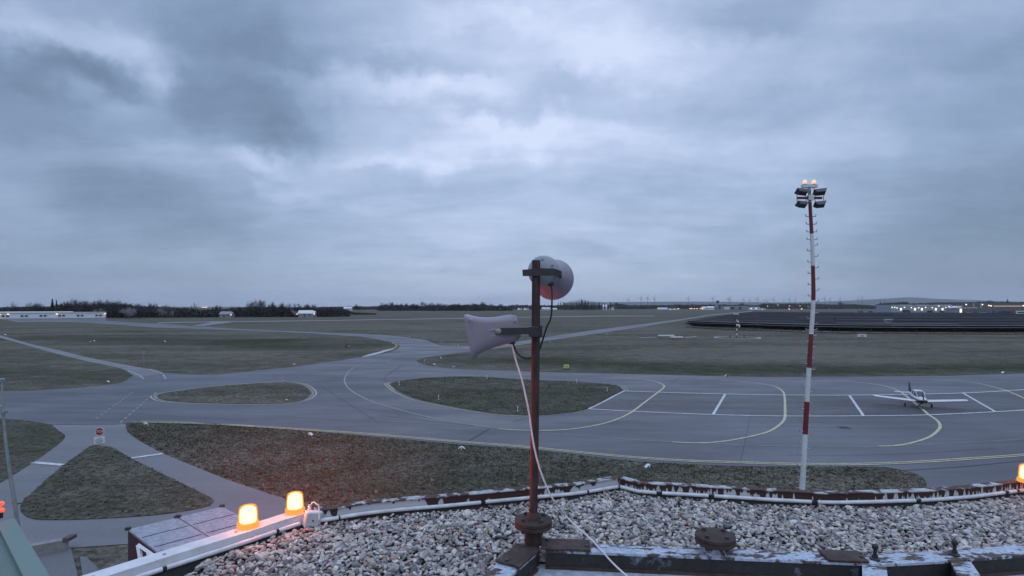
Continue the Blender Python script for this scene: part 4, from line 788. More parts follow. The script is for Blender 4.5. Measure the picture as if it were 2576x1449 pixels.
for k_, x, y, lab in ((0, 65, 822, 'white marker above the narrow path at the left edge'), (3, 1455, 800, 'white marker beside the diagonal taxiway, middle of three'), (3, 1975, 714, 'white marker beside the diagonal taxiway, farthest of three'), (2, 1012, 497, 'white marker at the far edge of the field left of the horn')):
    marker(ux(k_, x), uy(y)+1.5, 2.0, lab)
def stake(u, v, h, m, label, base=True):
    p = on(u, v); t = thing('edge_light', label, 'light post', p, 0, 'small white light posts on the islands')
    MB().tube([(0, 0, 0), (0, 0, h)], .035, 8).build('stem', m, t); MB().lathe((0, 0, h), [(.05, 0), (.075, .03), (.07, .1), (.02, .14)], 10).build('lamp', offwhite, t)
    if base: MB().lathe((0, 0, 0), [(.17, .0), (.17, .05), (.06, .07)], 10).build('foot', white, t)
for k_, x, y, m, lab in ((1, 1440, 497, white, 'thin white light post at the left tip of the large island'), (1, 1837, 642, white, 'thin white light post in the middle of the large island'), (2, 58, 760, white, 'thin white light post on the large island just left of the rusty post'), (2, 958, 557, white, 'thin white light post at the right end of the large island'), (2, 650, 473, white, 'white light post at the top edge of the large island'), (1, 2323, 432, white, 'small white light post at the upper left edge of the large island'), (1, 270, 482, dark, 'small dark light post on the upper edge of the small island')):
    u, v = A(k_, (x, y))[0]; stake(u, v, .42, m, lab)
p = on(362, 918); k = p.y/FU; t = thing('weather_post', 'thin grey instrument post on the meadow above the narrow path', 'post', p)
MB().tube([(0, 0, 0), (0, 0, 2.6)], .05, 8).build('pole', steel, t); MB().box((0, 0, 2.3), (.42, .3, .62)).build('instrument_box', steel, t, bevel=.03); MB().lathe((0, 0, 2.6), [(.03, 0), (.03, .25), (.12, .28), (.1, .36)], 10).build('sensor', dark, t)
a = on(2124.5, 1077.5); t = thing('drain_grate', 'dark rectangular drain grate set in the apron right of the mast', 'drain', (a.x, a.y, .03), R(-4))
MB().box((0, 0, 0), (1.15, 1.05, .05)).build('frame', grey, t); MB().box((0, 0, .03), (.98, .85, .03)).build('grate', mat('drain_dark', (.012, .012, .014), .7), t)

# ------------------------------------------------------------------ floodlight mast
my = 22.0; base = on(2003, 771+CZ*FU/my); k = my/FU
t = thing('floodlight_mast', 'tall red and white banded floodlight mast with climbing pegs and two lit lamps', 'mast', base)
ctr = smooth([(2003, 1490), (2010, 1360), (2018, 1230), (2030, 1010), (2040, 850), (2046, 755), (2045, 670), (2042, 590), (2038, 520), (2036, 468)], 6)
def mx(v): return np.interp(v, [c[1] for c in ctr[::-1]], [c[0] for c in ctr[::-1]])
def mp(v, du=0, dy=0): q = at(mx(v)+du, v, my)-base; q.y += dy; return q
def mr(v): return np.interp(v, [470, 650, 1230, 1490], [.062, .072, .108, .120])
bb = [509, 588, 668.4, 755.6, 840.5, 925, 1010, 1092, 1240, 1320, 1410, 1490]
mastw = mat('mast_white', (.56, .58, .60), .5, var=.12, vscale=3)
for i in range(len(bb)-1):
    vs = np.linspace(bb[i+1], bb[i], 6); MB().tube([mp(v) for v in vs], [mr(v) for v in vs], 14).build('pole_section', (red_p, mastw)[i % 2], t, True)
MB().tube([mp(v) for v in (509, 490, 466)], [.055, .055, .045], 12).build('mast_top', steel, t)
i = 0; v = 545
peg = []
while v < 1235:
    for sd_ in ((-1, 1) if v < 610 or 1180 < v < 1200 or 830 < v < 840 else ((-1,) if i % 2 else (1,))):
        r0 = mr(v); o_ = mp(v); MB().tube([o_+Vector((sd_*r0*.8, -.01, 0)), o_+Vector((sd_*(r0+.125), -.01, .012)), o_+Vector((sd_*(r0+.135), -.01, .085))], .019, 6).build('climbing_peg', steel if i % 1 == 0 else dark, t)
    i += 1; v += 19.3 if v < 600 else 14.2
c = mp(498); MB().box(c, (.95, .09, .085)).build('cross_arm', red_p, t)
MB().box(c+Vector((0, -.05, 0)), (.2, .14, .2)).build('clamp', offwhite, t)
tp = mp(468.5); MB().box(tp, (.58, .16, .12)).build('lamp_bracket', offwhite, t)
for s in (-1, 1):
    l_ = MB().lathe(tp+Vector((s*.18, 0, .06)), [(.06, 0), (.075, .02), (.06, .04)], 12).build('obstruction_lamp', grey, t); MB().lathe(tp+Vector((s*.18, 0, .095)), [(.05, 0), (.075, .05), (.07, .12), (.03, .15)], 12).build('lamp_glass', glow('obstruction_glow', (1, .36, .22), 1.55), l_)
    for up in (1, -1):
        cc = c+Vector((s*.355, -.10, .245*up-.02)); q = Matrix.Rotation(R(-42 if up > 0 else -38), 3, 'X') @ Matrix.Rotation(R(-s*8), 3, 'Z')
        hx = .21 if up > 0 else .185
        def tr(p_): return cc+q @ Vector(p_)
        hd = MB().add([tr(p_) for p_ in [(-hx-.04, -.13, .045), (hx+.04, -.13, .045), (hx+.04, .15, .045), (-hx-.04, .15, .045), (-hx+.05, -.09, -.10), (hx-.05, -.09, -.10), (hx-.05, .11, -.10), (-hx+.05, .11, -.10)]], [(0, 1, 2, 3), (7, 6, 5, 4), (0, 4, 5, 1), (1, 5, 6, 2), (2, 6, 7, 3), (3, 7, 4, 0)]).build('floodlight', mat('floodlight_body', (.05, .055, .07), .4), t, bevel=.008)
        MB().add([tr(p_) for p_ in [(-hx, -.10, .052), (hx, -.10, .052), (hx, .12, .052), (-hx, .12, .052), (-hx, -.10, .048), (hx, -.10, .048), (hx, .12, .048), (-hx, .12, .048)]], [(0, 1, 2, 3), (7, 6, 5, 4), (0, 4, 5, 1), (1, 5, 6, 2), (2, 6, 7, 3), (3, 7, 4, 0)]).build('glass', glass_d, hd)
        mb = MB()
        for e in (-.17, .17): mb.tube([c+Vector((s*.355+e, -.03, 0)), cc+Vector((e*1.05, .03, -.05*up))], .012, 6)
        mb.build('yoke', dark, hd)
mb = MB()
for s in (-1, 1):
    for r_ in (.10, .16): mb.tube([c+Vector((s*.05, -.08, .05)), c+Vector((s*(.08+r_*.5), -.1, .1+r_)), c+Vector((s*(.14+r_), -.1, .05+r_*.5)), c+Vector((s*.28, -.1, .12))], .009, 5)
    mb.tube([tp+Vector((s*.15, -.06, -.05)), tp+Vector((s*.1, -.06, -.16)), tp+Vector((0, -.06, -.2)), c+Vector((0, -.1, .12))], .009, 5)
mb.build('lamp_cable', dark, t)

# ------------------------------------------------------------------ aircraft
hd_ = Vector((-.37, -.929, 0)).normalized(); nw = on(2322, 1029.5); cg = nw-hd_*1.45
t = thing('light_aircraft', 'small low wing propeller aircraft, white above and dark below, parked on the apron', 'aircraft', (cg.x, cg.y, 0), math.atan2(hd_.y, hd_.x)); t.scale = (.87,)*3
airw = mat('aircraft_white', (.54, .56, .58), .3, var=.06, vscale=2)
m = bpy.data.materials.new('aircraft_paint'); m.use_nodes = True; n, l, N = NT(m.node_tree); pb = n['Principled BSDF']; pb.inputs['Roughness'].default_value = .25
tc = N('ShaderNodeTexCoord'); sp = N('ShaderNodeSeparateXYZ'); l.new(tc.outputs['Object'], sp.inputs[0]); rr = N('ShaderNodeValToRGB'); mm = N('ShaderNodeMapRange'); mm.inputs[1].default_value = 0; mm.inputs[2].default_value = 2; l.new(sp.outputs[2], mm.inputs[0]); l.new(mm.outputs[0], rr.inputs[0])
rr.color_ramp.interpolation = 'CONSTANT'; e = rr.color_ramp.elements; e[0].color = (.02, .024, .045, 1); e[1].position = .585; e[1].color = (.54, .56, .58, 1); l.new(rr.outputs[0], pb.inputs['Base Color']); paint = m
navy = mat('navy_paint', (.02, .024, .045), .3)
def sec(x, hw, zb, zt, e=2.6, n=20, yc=0):
    o_ = []
    for i in range(n):
        a = 2*math.pi*i/n; cx = math.cos(a); sx = math.sin(a)
        o_.append((x, yc+hw*math.copysign(abs(cx)**(2/e), cx), (zb+zt)/2+(zt-zb)/2*math.copysign(abs(sx)**(2/e), sx)))
    return o_
MB().loft([sec(2.05, .30, .86, 1.22), sec(1.98, .42, .76, 1.32), sec(1.5, .50, .66, 1.44), sec(.9, .56, .62, 1.52), sec(0, .58, .62, 1.52), sec(-1.0, .56, .66, 1.54), sec(-2.0, .42, .80, 1.50), sec(-3.3, .24, .98, 1.46), sec(-4.7, .08, 1.18, 1.40)]).build('fuselage', paint, t, True)
MB().loft([sec(1.05, .40, 1.40, 1.50, 2.4), sec(.55, .47, 1.40, 1.85, 2.6), sec(.15, .50, 1.40, 2.08, 2.8), sec(-.5, .50, 1.40, 2.15, 2.8), sec(-1.2, .46, 1.42, 2.06, 2.6), sec(-1.9, .36, 1.42, 1.74, 2.4), sec(-2.4, .22, 1.40, 1.50, 2.2)]).build('windscreen', glass_d, t, True)
rf = [sec(.22, .40, 2.0, 2.105, 2.4), sec(.1, .45, 1.94, 2.125, 2.6), sec(-.5, .46, 1.98, 2.19, 2.6), sec(-1.2, .43, 1.85, 2.10, 2.6), sec(-1.9, .38, 1.42, 1.77, 2.4), sec(-2.6, .27, 1.36, 1.53, 2.2)]
MB().loft(rf).build('cabin_roof', airw, t, True)
mb = MB()
for s in (-1, 1):
    mb.tube([(1.02, s*.39, 1.47), (.55, s*.44, 1.80), (.18, s*.43, 2.07)], .035, 6); mb.tube([(-.25, s*.53, 1.48), (-.3, s*.51, 1.8), (-.35, s*.42, 2.10)], .035, 6); mb.tube([(-1.15, s*.5, 1.48), (-1.2, s*.46, 1.8), (-1.25, s*.38, 2.02)], .05, 6)
mb.build('window_frame', airw, t, True)
def foil(le, c, th, y, z, n=14):
    o_ = []
    for i in range(n):
        a = 2*math.pi*i/n; x = .5+.5*math.cos(a); tt = th*c*1.5*(math.sqrt(max(x, 0))*(1-x)*1.6+.02)*math.copysign(1, math.sin(a)) if 0 < i != n/2 else 0
        o_.append((le-c*x, y, z+tt*(1 if tt > 0 else .6)))
    return o_
for s in (-1, 1): MB().loft([foil(.85, 1.75, .12, s*.45, .80), foil(.62, 1.45, .12, s*1.4, .86), foil(.52, 1.18, .11, s*4.7, 1.16), foil(.40, .95, .08, s*5.0, 1.20), foil(.2, .55, .04, s*5.1, 1.215)][::s]).build('wing', airw, t, True)
MB().loft([foil(-3.95, .55, .08, -1.75, 1.32), foil(-3.75, .85, .09, -.2, 1.30), foil(-3.75, .85, .09, .2, 1.30), foil(-3.95, .55, .08, 1.75, 1.32)]).build('tailplane', airw, t, True)
def vfoil(le, c, th, z): return [(p_[0], p_[2]-0, z) for p_ in foil(le, c, th, 0, 0)]
MB().loft([vfoil(-2.9, 1.9, .05, 1.38), vfoil(-3.5, 1.25, .08, 1.75), vfoil(-4.0, .62, .08, 2.62), vfoil(-4.1, .4, .05, 2.70)]).build('tail_fin', navy, t, True)
MB().lathe((2.05, 0, 1.04), [(.17, 0), (.16, .08), (.10, .2), (.02, .27)], 16, (1, 0, 0)).build('spinner', black, t, True)
for a in (12, 132, 252):
    q = Matrix.Rotation(R(a), 3, 'X'); mb = MB(); secs = []
    for r_, w_, tw in ((.1, .05, 60), (.3, .075, 45), (.6, .07, 28), (.85, .05, 20), (.93, .02, 18)):
        secs.append([Vector((2.14, 0, 1.04))+q @ Vector((math.sin(R(tw+90))*0+math.cos(R(tw))*0+dx_*math.sin(R(tw))+dt*.3, dx_*math.cos(R(tw)), r_)) for dx_, dt in ((-w_, 0), (0, .04), (w_, 0), (0, -.04))])
    mb.loft(secs).build('propeller_blade', black, t, True)
for s in (-1, 1): MB().lathe((2.03, s*.24, 1.10), [(.09, -.02), (.09, .035), (.03, .036)], 14, (1, 0, 0)).build('air_intake', black, t)
MB().lathe((2.03, 0, .84), [(.07, -.02), (.07, .035), (.03, .036)], 14, (1, 0, 0)).build('landing_lamp', offwhite, t)
def wheel(x, y, r_): 
    w = MB().lathe((x, y, r_), [(r_*.5, -.08), (r_*.9, -.075), (r_, -.03), (r_, .03), (r_*.9, .075), (r_*.5, .08)], 18, (0, 1, 0)).build('wheel', black, t, True)
    MB().lathe((x, y, r_), [(.02, -.095), (r_*.5, -.085), (r_*.5, .085), (.02, .095)], 12, (0, 1, 0)).build('rim', white, w)
wheel(1.45, 0, .17); MB().tube([(1.5, 0, .75), (1.47, 0, .34), (1.45, .1, .3), (1.45, .1, .17)], .03, 8).build('nose_strut', white, t)
for s in (-1, 1): wheel(-.35, s*1.45, .19); MB().tube([(-.2, s*.75, .82), (-.3, s*1.3, .35), (-.35, s*1.36, .19)], [.06, .045, .035], 8).build('main_strut', white, t)
for x, h_ in ((-.55, .42), (-1.1, .22)): MB().tube([(x, 0, 2.12), (x-.12, 0, 2.14+h_)], [.018, .008], 6).build('antenna', dark, t)

# ------------------------------------------------------------------ beside the tower: roof, lamp post, containers
a0 = on(37, 1303, 9.0); a1 = on(125, 1449, 9.0); e1 = (a1-a0).normalized(); nn = Vector((-e1.y, e1.x, 0)); nn = -nn if nn.x > 0 else nn
c0 = a0; c1 = a0+e1*3.2; wdt = 3.6
t = thing('annex_building', 'pale green ribbed metal roof of the annex at the lower left corner', 'building', (c0.x, c0.y, 0)); o_ = Vector((c0.x, c0.y, 0))
gm_ = mat('green_sheet_metal', (.10, .15, .135), .5, var=.1, vscale=3); gm2 = mat('green_trim', (.135, .195, .18), .5)
q = [c0-o_, c1-o_, c1+nn*wdt-o_, c0+nn*wdt-o_]
MB().prism([c0-o_+nn*.145+e1*.25, c1-o_+nn*.145, c1+nn*wdt-o_, c0+nn*wdt-o_+e1*.25], 8.86, 8.95).build('roof_sheet', gm_, t)
MB().prism([c0-o_, c1-o_, c1+nn*.15-o_, c0+nn*.15-o_], 8.8, 9.0).build('edge_trim', gm2, t); MB().prism([c0+nn*.155-o_, c0+nn*.155+e1*.26-o_, c0+nn*wdt+e1*.26-o_, c0+nn*wdt-o_], 8.8, 8.998).build('end_trim', gm2, t)
for i in range(16):
    b_ = c0-o_+nn*(.30+i*.19)+e1*.27; MB().prism([b_, b_+e1*2.9, b_+e1*2.9+nn*.05, b_+nn*.05], 8.94, 8.985).build('roof_rib', gm2, t)
MB().prism([p_+(nn*.15 if i < 2 else nn*-.1) for i, p_ in enumerate(q)], 0, 8.8).build('wall', mat('annex_wall', (.3, .32, .32), .7), t)
la = at(2, 1279, a0.y-.0); t = thing('red_lamp', 'glowing red lamp cluster at the left edge above the green roof', 'lamp', (la.x, la.y, 9.0))
MB().tube([(0, 0, 0), (0, 0, .08)], .02, 8).build('stem', dark, t)
for x, y, z in ((-.03, 0, .12), (.02, -.01, .09), (.0, .01, .155)): MB().lathe((x, y, z-.025), [(.008, 0), (.022, .012), (.024, .03), (.010, .046)], 12).build('lamp_glass', glow('red_lamp_glow', (1, .07, .03), 1.6), t)
pb_ = at(52, 1375, 6.3); pt = at(3, 952, 6.3); t = thing('lamp_post', 'thin grey lamp post at the left edge leaning beside the green roof', 'lamp post', (pb_.x, pb_.y, 0))
o_ = Vector((pb_.x, pb_.y, 0)); d_ = (pt-pb_); bot = pb_-o_
MB().tube([bot+Vector((.09, 0, -bot.z)), bot+Vector((.02, 0, -bot.z*.4)), bot]+[at(u, v, 6.3)-o_ for u, v in ((37, 1262), (24, 1185), (15, 1120), (9, 1050), (6, 990), (4, 960))], [.03, .027, .022, .020, .018, .016, .014, .012, .011], 10).build('pole', steel, t, True)
MB().box(at(1, 958, 6.3)-o_, (.045, .09, .05)).build('lamp_head', mat('pale_blue_lamp', (.2, .24, .3), .4), t, bevel=.01)
cl_ = MB(); cl_.box(at(8, 1037, 6.29)-o_, (.06, .05, .03)); cl_.box(at(2, 1037, 6.29)-o_, (.06, .03, .02)); cl_.build('clamp', steel, t); MB().box(at(-2, 1027, 6.3)-o_, (.05, .04, .06)).build('sensor', offwhite, t)
# containers
zr = 2.2; K0 = on(322, 1331.6, zr); K1 = on(559.7, 1274.3, zr); K2 = on(407.7, 1397, zr); ee = (K1-K0); ff = (K2-K0)*1.9
cm = mixmat('container_roof_paint', (.27, .31, .37), (.14, .14, .16), nscale=1.3, thr=.68, soft=.03, rough=.5, bump=0); mr_ = mat('maroon_paint', (.045, .013, .020), .55, var=.2, vscale=2)
for i in range(2):
    p0 = K0+ee*(.505*i); p1 = K0+ee*(.505*i+.49); t = thing('container', ('storage container with a maroon end and pale ribbed roof, nearer the left' if i == 0 else 'pale roofed storage container behind the beacons, right of the seam'), 'container', (p0.x, p0.y, 0)); o_ = Vector((p0.x, p0.y, 0))
    q = [p0-o_, p1-o_, p1+ff-o_, p0+ff-o_]; q = [Vector((x.x, x.y, 0)) for x in q]
    MB().prism([q[3], q[2], q[1], q[0]], .05, zr-.08).build('wall', mr_, t); MB().prism([q[3], q[2], q[1], q[0]], zr-.075, zr).build('roof', cm, t)
    for j in range(1, 5):
        f = j*.19; b0 = q[0].lerp(q[3], f); b1 = q[1].lerp(q[2], f); w_ = (q[3]-q[0]).normalized()*.05; MB().prism([b0.lerp(b1, .04)+w_, b0.lerp(b1, .96)+w_, b0.lerp(b1, .96), b0.lerp(b1, .04)], zr+.002, zr+.012).build('roof_seam', dark, t)
    for c_ in (q[0], q[1]): MB().box((c_.x, c_.y, zr+.03), (.18, .16, .12)).build('corner_casting', dark, t, bevel=.02)
# low wall at the ramp
w0, w1 = on(79, 1374, .5), on(171, 1357, .5); t = thing('low_wall', 'low concrete wall beside the ramp at lower left', 'wall', (w0.x, w0.y, 0)); o_ = Vector((w0.x, w0.y, 0)); e = w1-w0; w0b = w0-e*.6; nn2 = Vector((-e.y, e.x, 0)).normalized()*.35
MB().prism([w0b-o_, w1-o_, w1+nn2-o_, w0b+nn2-o_], 0, .5).build('wall', mat('concrete', (.22, .215, .22), .8, var=.2, vscale=4), t); MB().box(tuple(w1-o_+Vector((0, .1, .04))), (.28, .5, .16)).build('end_cap', mat('concrete_stain', (.09, .07, .07), .8), t)
# ------------------------------------------------------------------ tower roof
ZR = 9.97
eL = [on(u, v, ZR+.032) for u, v in ((300, 1468), (420, 1426.4), (457.7, 1413), (587, 1371.5), (726.4, 1324), (770, 1310))]
eL = [Vector((p.x, p.y, ZR)) for p in eL]; f0 = (eL[2]-eL[5]).normalized(); eL = [eL[2]+f0*1.3, eL[2]+f0*.6]+eL[2:]
eM = Eg((0, 738), (500, 650), (1000, 600), (1500, 560), (2100, 500))+Gg((1050, 440), (1700, 380), (2150, 300), (2262, 284)); eR = Gg((2262, 284))+Hg((0, 362), (700, 400), (1200, 430), (1800, 470), (2536, 510))+Ig((600, 620), (1200, 600), (1700, 560), (2331, 480), (2700, 430), (3300, 350))
eM = [on(u, v, ZR) for u, v in eM]; eR = [on(u, v, ZR) for u, v in eR]
edge = eL+eM+eR[1:]
grav = [on(u, v, ZR) for u, v in Cg((560, 1470), (800, 1262), (1060, 1090), (1650, 875), (2080, 750), (2480, 650))+Eg((500, 655), (1000, 605), (1500, 563), (2100, 503))]+eM[6:]+eR[1:]
tower = thing('control_tower', 'gravel covered flat roof of the tower with a rusty white streaked edge', 'building', (0, 0, 0))
out = offs(edge, -.05); body = [Vector((p.x, p.y, 0)) for p in out]+[Vector((5.6, -3, 0)), Vector((-3.4, -3, 0)), Vector((-3.4, .6, 0))]
body = body[::-1]
MB().prism(body, 0, ZR-.25).build('wall', mat('tower_wall', (.42, .42, .42), .8, var=.1, vscale=2), tower)
felt = mat('roof_felt', (.022, .021, .023), .9, var=.3, vscale=40)
MB().prism(body, ZR-.24, ZR-.03).build('roof', felt, tower)
def strip(pts, prof, name, m, uv=False, bevel=0):
    """sweep a profile (outward, z) along the roof edge, as one closed strip with UVs: u along, v up"""
    L = [0]; 
    for a_, b_ in zip(pts[:-1], pts[1:]): L.append(L[-1]+(b_-a_).length)
    mb = MB(); mb.uv = []; n_ = len(prof); vs = []
    cols = [offs(pts, -o__) for o__, z_ in prof]
    for i in range(len(pts)):
        for j, (o__, z_) in enumerate(prof): p_ = cols[j][i]; vs.append(Vector((p_.x, p_.y, ZR+z_))); mb.uv.append((L[i], j/(n_-1)))
    fs = [(i*n_+j, (i+1)*n_+j, (i+1)*n_+(j+1) % n_, i*n_+(j+1) % n_) for i in range(len(pts)-1) for j in range(n_)]+[tuple(range(n_)), tuple(range((len(pts)-1)*n_, len(pts)*n_))[::-1]]
    mb.add(vs, fs); return mb.build(name, m, tower)
def drip_mat(name, amount, freq, seed, left=False):
    m = bpy.data.materials.new(name); m.use_nodes = True; n, l, N = NT(m.node_tree); p = n['Principled BSDF']; p.inputs['Roughness'].default_value = .6
    uv = N('ShaderNodeUVMap'); sp = N('ShaderNodeSeparateXYZ'); l.new(uv.outputs[0], sp.inputs[0])
    def ns(scale, detail, off):
        t_ = N('ShaderNodeTexNoise', noise_dimensions='1D'); mu = N('ShaderNodeMath', operation='ADD'); l.new(sp.outputs[0], mu.inputs[0]); mu.inputs[1].default_value = off; l.new(mu.outputs[0], t_.inputs['W']); t_.inputs['Scale'].default_value = scale; t_.inputs['Detail'].default_value = detail; return t_.outputs['Fac']
    def M(op, a, b):
        q = N('ShaderNodeMath', operation=op)
        for i, x in enumerate((a, b)):
            if isinstance(x, (int, float)): q.inputs[i].default_value = x
            else: l.new(x, q.inputs[i])
        return q.outputs[0]
    geo = N('ShaderNodeNewGeometry'); sz = N('ShaderNodeSeparateXYZ'); l.new(geo.outputs['Position'], sz.inputs[0])
    v = M('DIVIDE', M('SUBTRACT', sz.outputs[2], ZR+.02), .06)
    h = M('ADD', M('MULTIPLY', M('SUBTRACT', ns(freq, 2.5, seed), .5), 4.2), M('ADD', M('MULTIPLY', M('SUBTRACT', ns(1.1, 1, seed+9), .5), 3.0), amount))
    r = N('ShaderNodeMapRange'); l.new(M('SUBTRACT', h, v), r.inputs[0]); r.inputs[1].default_value = -.03; r.inputs[2].default_value = .05
    mx_ = N('ShaderNodeMix', data_type='RGBA'); l.new(r.outputs[0], mx_.inputs['Factor']); mx_.inputs['A'].default_value = (.042, .017, .014, 1); mx_.inputs['B'].default_value = (.46, .48, .52, 1); l.new(mx_.outputs['Result'], p.inputs['Base Color'])
    return m
pf = [(.006, .018), (.020, .018), (.020, .082), (.006, .082)]; cap = [(-.004, .0835), (.052, .0835), (.052, .090), (-.004, .090)]
strip(eM[0:1]+[p for p in eM], pf, 'parapet', drip_mat('streaked_paint_mid', .42, 9, 3), True) if False else None
elbow = eL[-1].lerp(eM[0], .5)
mid = [eL[-1].lerp(eM[0], .3)]+eM; rgt = eR
strip(mid, pf, 'parapet', drip_mat('streaked_paint_left', .55, 13, 3)); strip(rgt, pf, 'parapet', drip_mat('streaked_paint_right', .42, 26, 40))
capm = mixmat('peeling_cap', (.40, .42, .44), (.060, .026, .020), nscale=9, thr=.50, soft=.03, rough=.7)
strip(mid, cap, 'parapet_cap', capm); strip(rgt, cap, 'parapet_cap', capm)
strip(edge, [(-.035, -.04), (.004, -.04), (.004, .017), (-.010, .017)], 'felt_upstand', felt)
dc_ = offs(eL, -.06); beamw = mat('beam_white', (.58, .59, .62), .45, var=.12, vscale=14)
strip(eL[:-1]+[eL[-1]], [(.004, .03), (.10, .03), (.10, .078), (.004, .078)], 'edge_beam', beamw)
mb = MB()
for f in (.35, .47, .62, .8): p_ = (eL[0].lerp(eL[-1], f)); q_ = offs(eL, -.045)[0].lerp(offs(eL, -.045)[-1], f); mb.lathe((q_.x, q_.y, ZR+.078), [(.008, 0), (.008, .005), (.003, .006)], 8)
mb.build('bolt', steel, tower)
# triangular bracket under the beam
q0 = at(355, 1405, 2.9); br = MB()
pA, pB, pC = at(348, 1371, 2.92), at(405, 1410, 2.86), at(356, 1420, 2.86)
br.tube([pA, pB], .011, 4); br.tube([pA, pC], .011, 4); br.tube([at(372, 1388, 2.89), at(376, 1412, 2.86)], .008, 4); br.build('bracket', white, tower)
# conduits with gaps
def conduit(pts, cuts):
    c = offs(pts, .012); L = [0]
    for a_, b_ in zip(c[:-1], c[1:]): L.append(L[-1]+(b_-a_).length)
    def pos(s): 
        i = max(0, min(len(c)-2, int(np.searchsorted(L, s))-1)); f = (s-L[i])/(L[i+1]-L[i]); q = c[i].lerp(c[i+1], f); q.z = ZR+.032; return q
    for s0, s1 in cuts:
        s0 *= L[-1]; s1 *= L[-1]; n_ = max(2, int((s1-s0)/.12)); MB().tube([pos(s0+(s1-s0)*i/n_) for i in range(n_+1)], .0125, 12).build('conduit', offwhite, tower, True)
    for s0, s1 in zip(cuts[:-1], cuts[1:]): MB().tube([pos((s0[1]-.002)*L[-1]), pos((s1[0]+.002)*L[-1])], .009, 8).build('conduit_joint', felt, tower)
conduit(eL, [(.02, .40), (.42, .605), (.615, .90), (.91, .975)]); conduit([eL[-1].lerp(eM[0], .45)]+eM, [(.01, .06), (.065, .495), (.51, .86), (.868, .985)]); conduit(rgt, [(.005, .075), (.085, .165), (.175, .335), (.345, .520), (.53, .715), (.725, .745), (.752, 1)])
# junction box at the end of the beam
p_ = on(788, 1318, ZR+.0)+Vector((.01, -.04, 0)); t = thing('junction_box', 'white tilted junction box with a looped wire at the end of the beacon beam', 'junction box', (p_.x, p_.y, ZR)); q = Matrix.Rotation(R(12), 3, 'Y') @ Matrix.Rotation(R(38), 3, 'Z')
MB().box((0, 0, .048), (.098, .045, .092), q).build('box', offwhite, t, bevel=.006); MB().box(q @ Vector((-.005, -.025, 0))+Vector((0, 0, .045)), (.008, .004, .008), q).build('screw', dark, t)
MB().tube([Vector(x) for x in ((-.02, .02, .085), (-.018, .02, .125), (.0, .02, .142), (.03, .015, .125), (.042, .0, .085), (.046, -.02, .05))], .005, 8).build('wire', offwhite, t, True); MB().lathe((-.024, .02, .08), [(.011, 0), (.011, .035), (.006, .045)], 10).build('cable_gland', offwhite, t)
# beacons
gl_m = bpy.data.materials.new('beacon_glass'); gl_m.use_nodes = True; n, l, N = NT(gl_m.node_tree); n.remove(n['Principled BSDF']); o_n = n['Material Output']
tb_ = N('ShaderNodeBsdfTransparent'); tb_.inputs[0].default_value = (1, .55, .25, 1); em = N('ShaderNodeEmission'); em.inputs[0].default_value = (1, .44, .12, 1); em.inputs[1].default_value = 1.5; gs = N('ShaderNodeBsdfGlossy'); gs.inputs['Roughness'].default_value = .15
m1 = N('ShaderNodeMixShader'); m1.inputs[0].default_value = .45; l.new(tb_.outputs[0], m1.inputs[1]); l.new(em.outputs[0], m1.inputs[2]); m2 = N('ShaderNodeMixShader'); m2.inputs[0].default_value = .04; l.new(m1.outputs[0], m2.inputs[1]); l.new(gs.outputs[0], m2.inputs[2]); l.new(m2.outputs[0], o_n.inputs[0])
core_m = glow('beacon_core', (1, .60, .28), 20); basem = mat('beacon_base', (.30, .22, .15), .5)
def beacon(loc, r, h, label, aim, power, size=56, hot=None, post=None, post_w=85):
    t = thing('beacon_lamp', label, 'beacon', loc, 0, 'glowing orange beacons on the roof edge')
    MB().lathe((0, 0, 0), [(r*1.08, 0), (r*1.12, .006), (r*1.12, .022), (r*1.02, .026)], 28).build('base', gl_m, t)  # base glows too: emission stands in for lamp light on it
    MB().lathe((0, 0, .0265), [(r, 0), (r*.97, h*.35), (r*.90, h*.72), (r*.80, h*.82), (r*.5, h*.868), (.003, h*.875)], 32).build('lamp_glass', gl_m, t, True)
    MB().lathe((0, 0, .030), [(r*.80, 0), (r*.80, h*.3), (r*.76, h*.62), (r*.5, h*.74), (.003, h*.76)], 24).build('lamp_core', core_m, t, True)
    # spot lights added inside the lamp to redden field, grass and post
    def aimed_spot(target, pw, size, col=(1, .10, .04)):
        ld = bpy.data.lights.new('beacon_spot', 'SPOT'); ld.energy = pw; ld.color = col; ld.spot_size = R(size); ld.spot_blend = 1; ld.shadow_soft_size = .03
        lo = bpy.data.objects.new('beacon_spot', ld); C.objects.link(lo); lo.parent = t; d = (target-Vector(loc)); dh = Vector((d.x, d.y, 0)).normalized(); lo.location = dh*(r*.9)+Vector((0, 0, h*.6)); lo.rotation_euler = (target-Vector(loc)-lo.location).to_track_quat('-Z', 'Y').to_euler()
    ld = bpy.data.lights.new('beacon_fill', 'POINT'); ld.energy = 1.6; ld.color = (1, .17, .08); ld.shadow_soft_size = .008; lo = bpy.data.objects.new('beacon_fill', ld); C.objects.link(lo); lo.parent = t; lo.location = (r*.62, -r*.66, .05)
    aimed_spot(aim, power, size)
    if hot: aimed_spot(hot, BEAM*1.5, 24, (1, .07, .03))  # extra narrow spot, added in place of lens glow behind the lamp
    if post: aimed_spot(post, post_w, 62, (1, .12, .10))  # added spot, tints the post and left horn red
zt_ = ZR+.079
beacon(on(624, 1324, zt_), .053, .107, 'glowing yellow orange beacon lower on the white beam, left of its twin', on(770, 1165), BEAM*.8, 38, None, Vector((.05, 3.0, 10.80)))
beacon(on(742, 1288, zt_), .051, .107, 'glowing yellow orange beacon beside the white junction box', on(790, 1175), BEAM, 36, on(748, 1222), Vector((.05, 3.0, 10.75)))
beacon(on(2587, 1213, ZR+.0915), .055, .112, 'glowing beacon cut by the right edge of the picture', on(2620, 1090), BEAM*.6, 34)

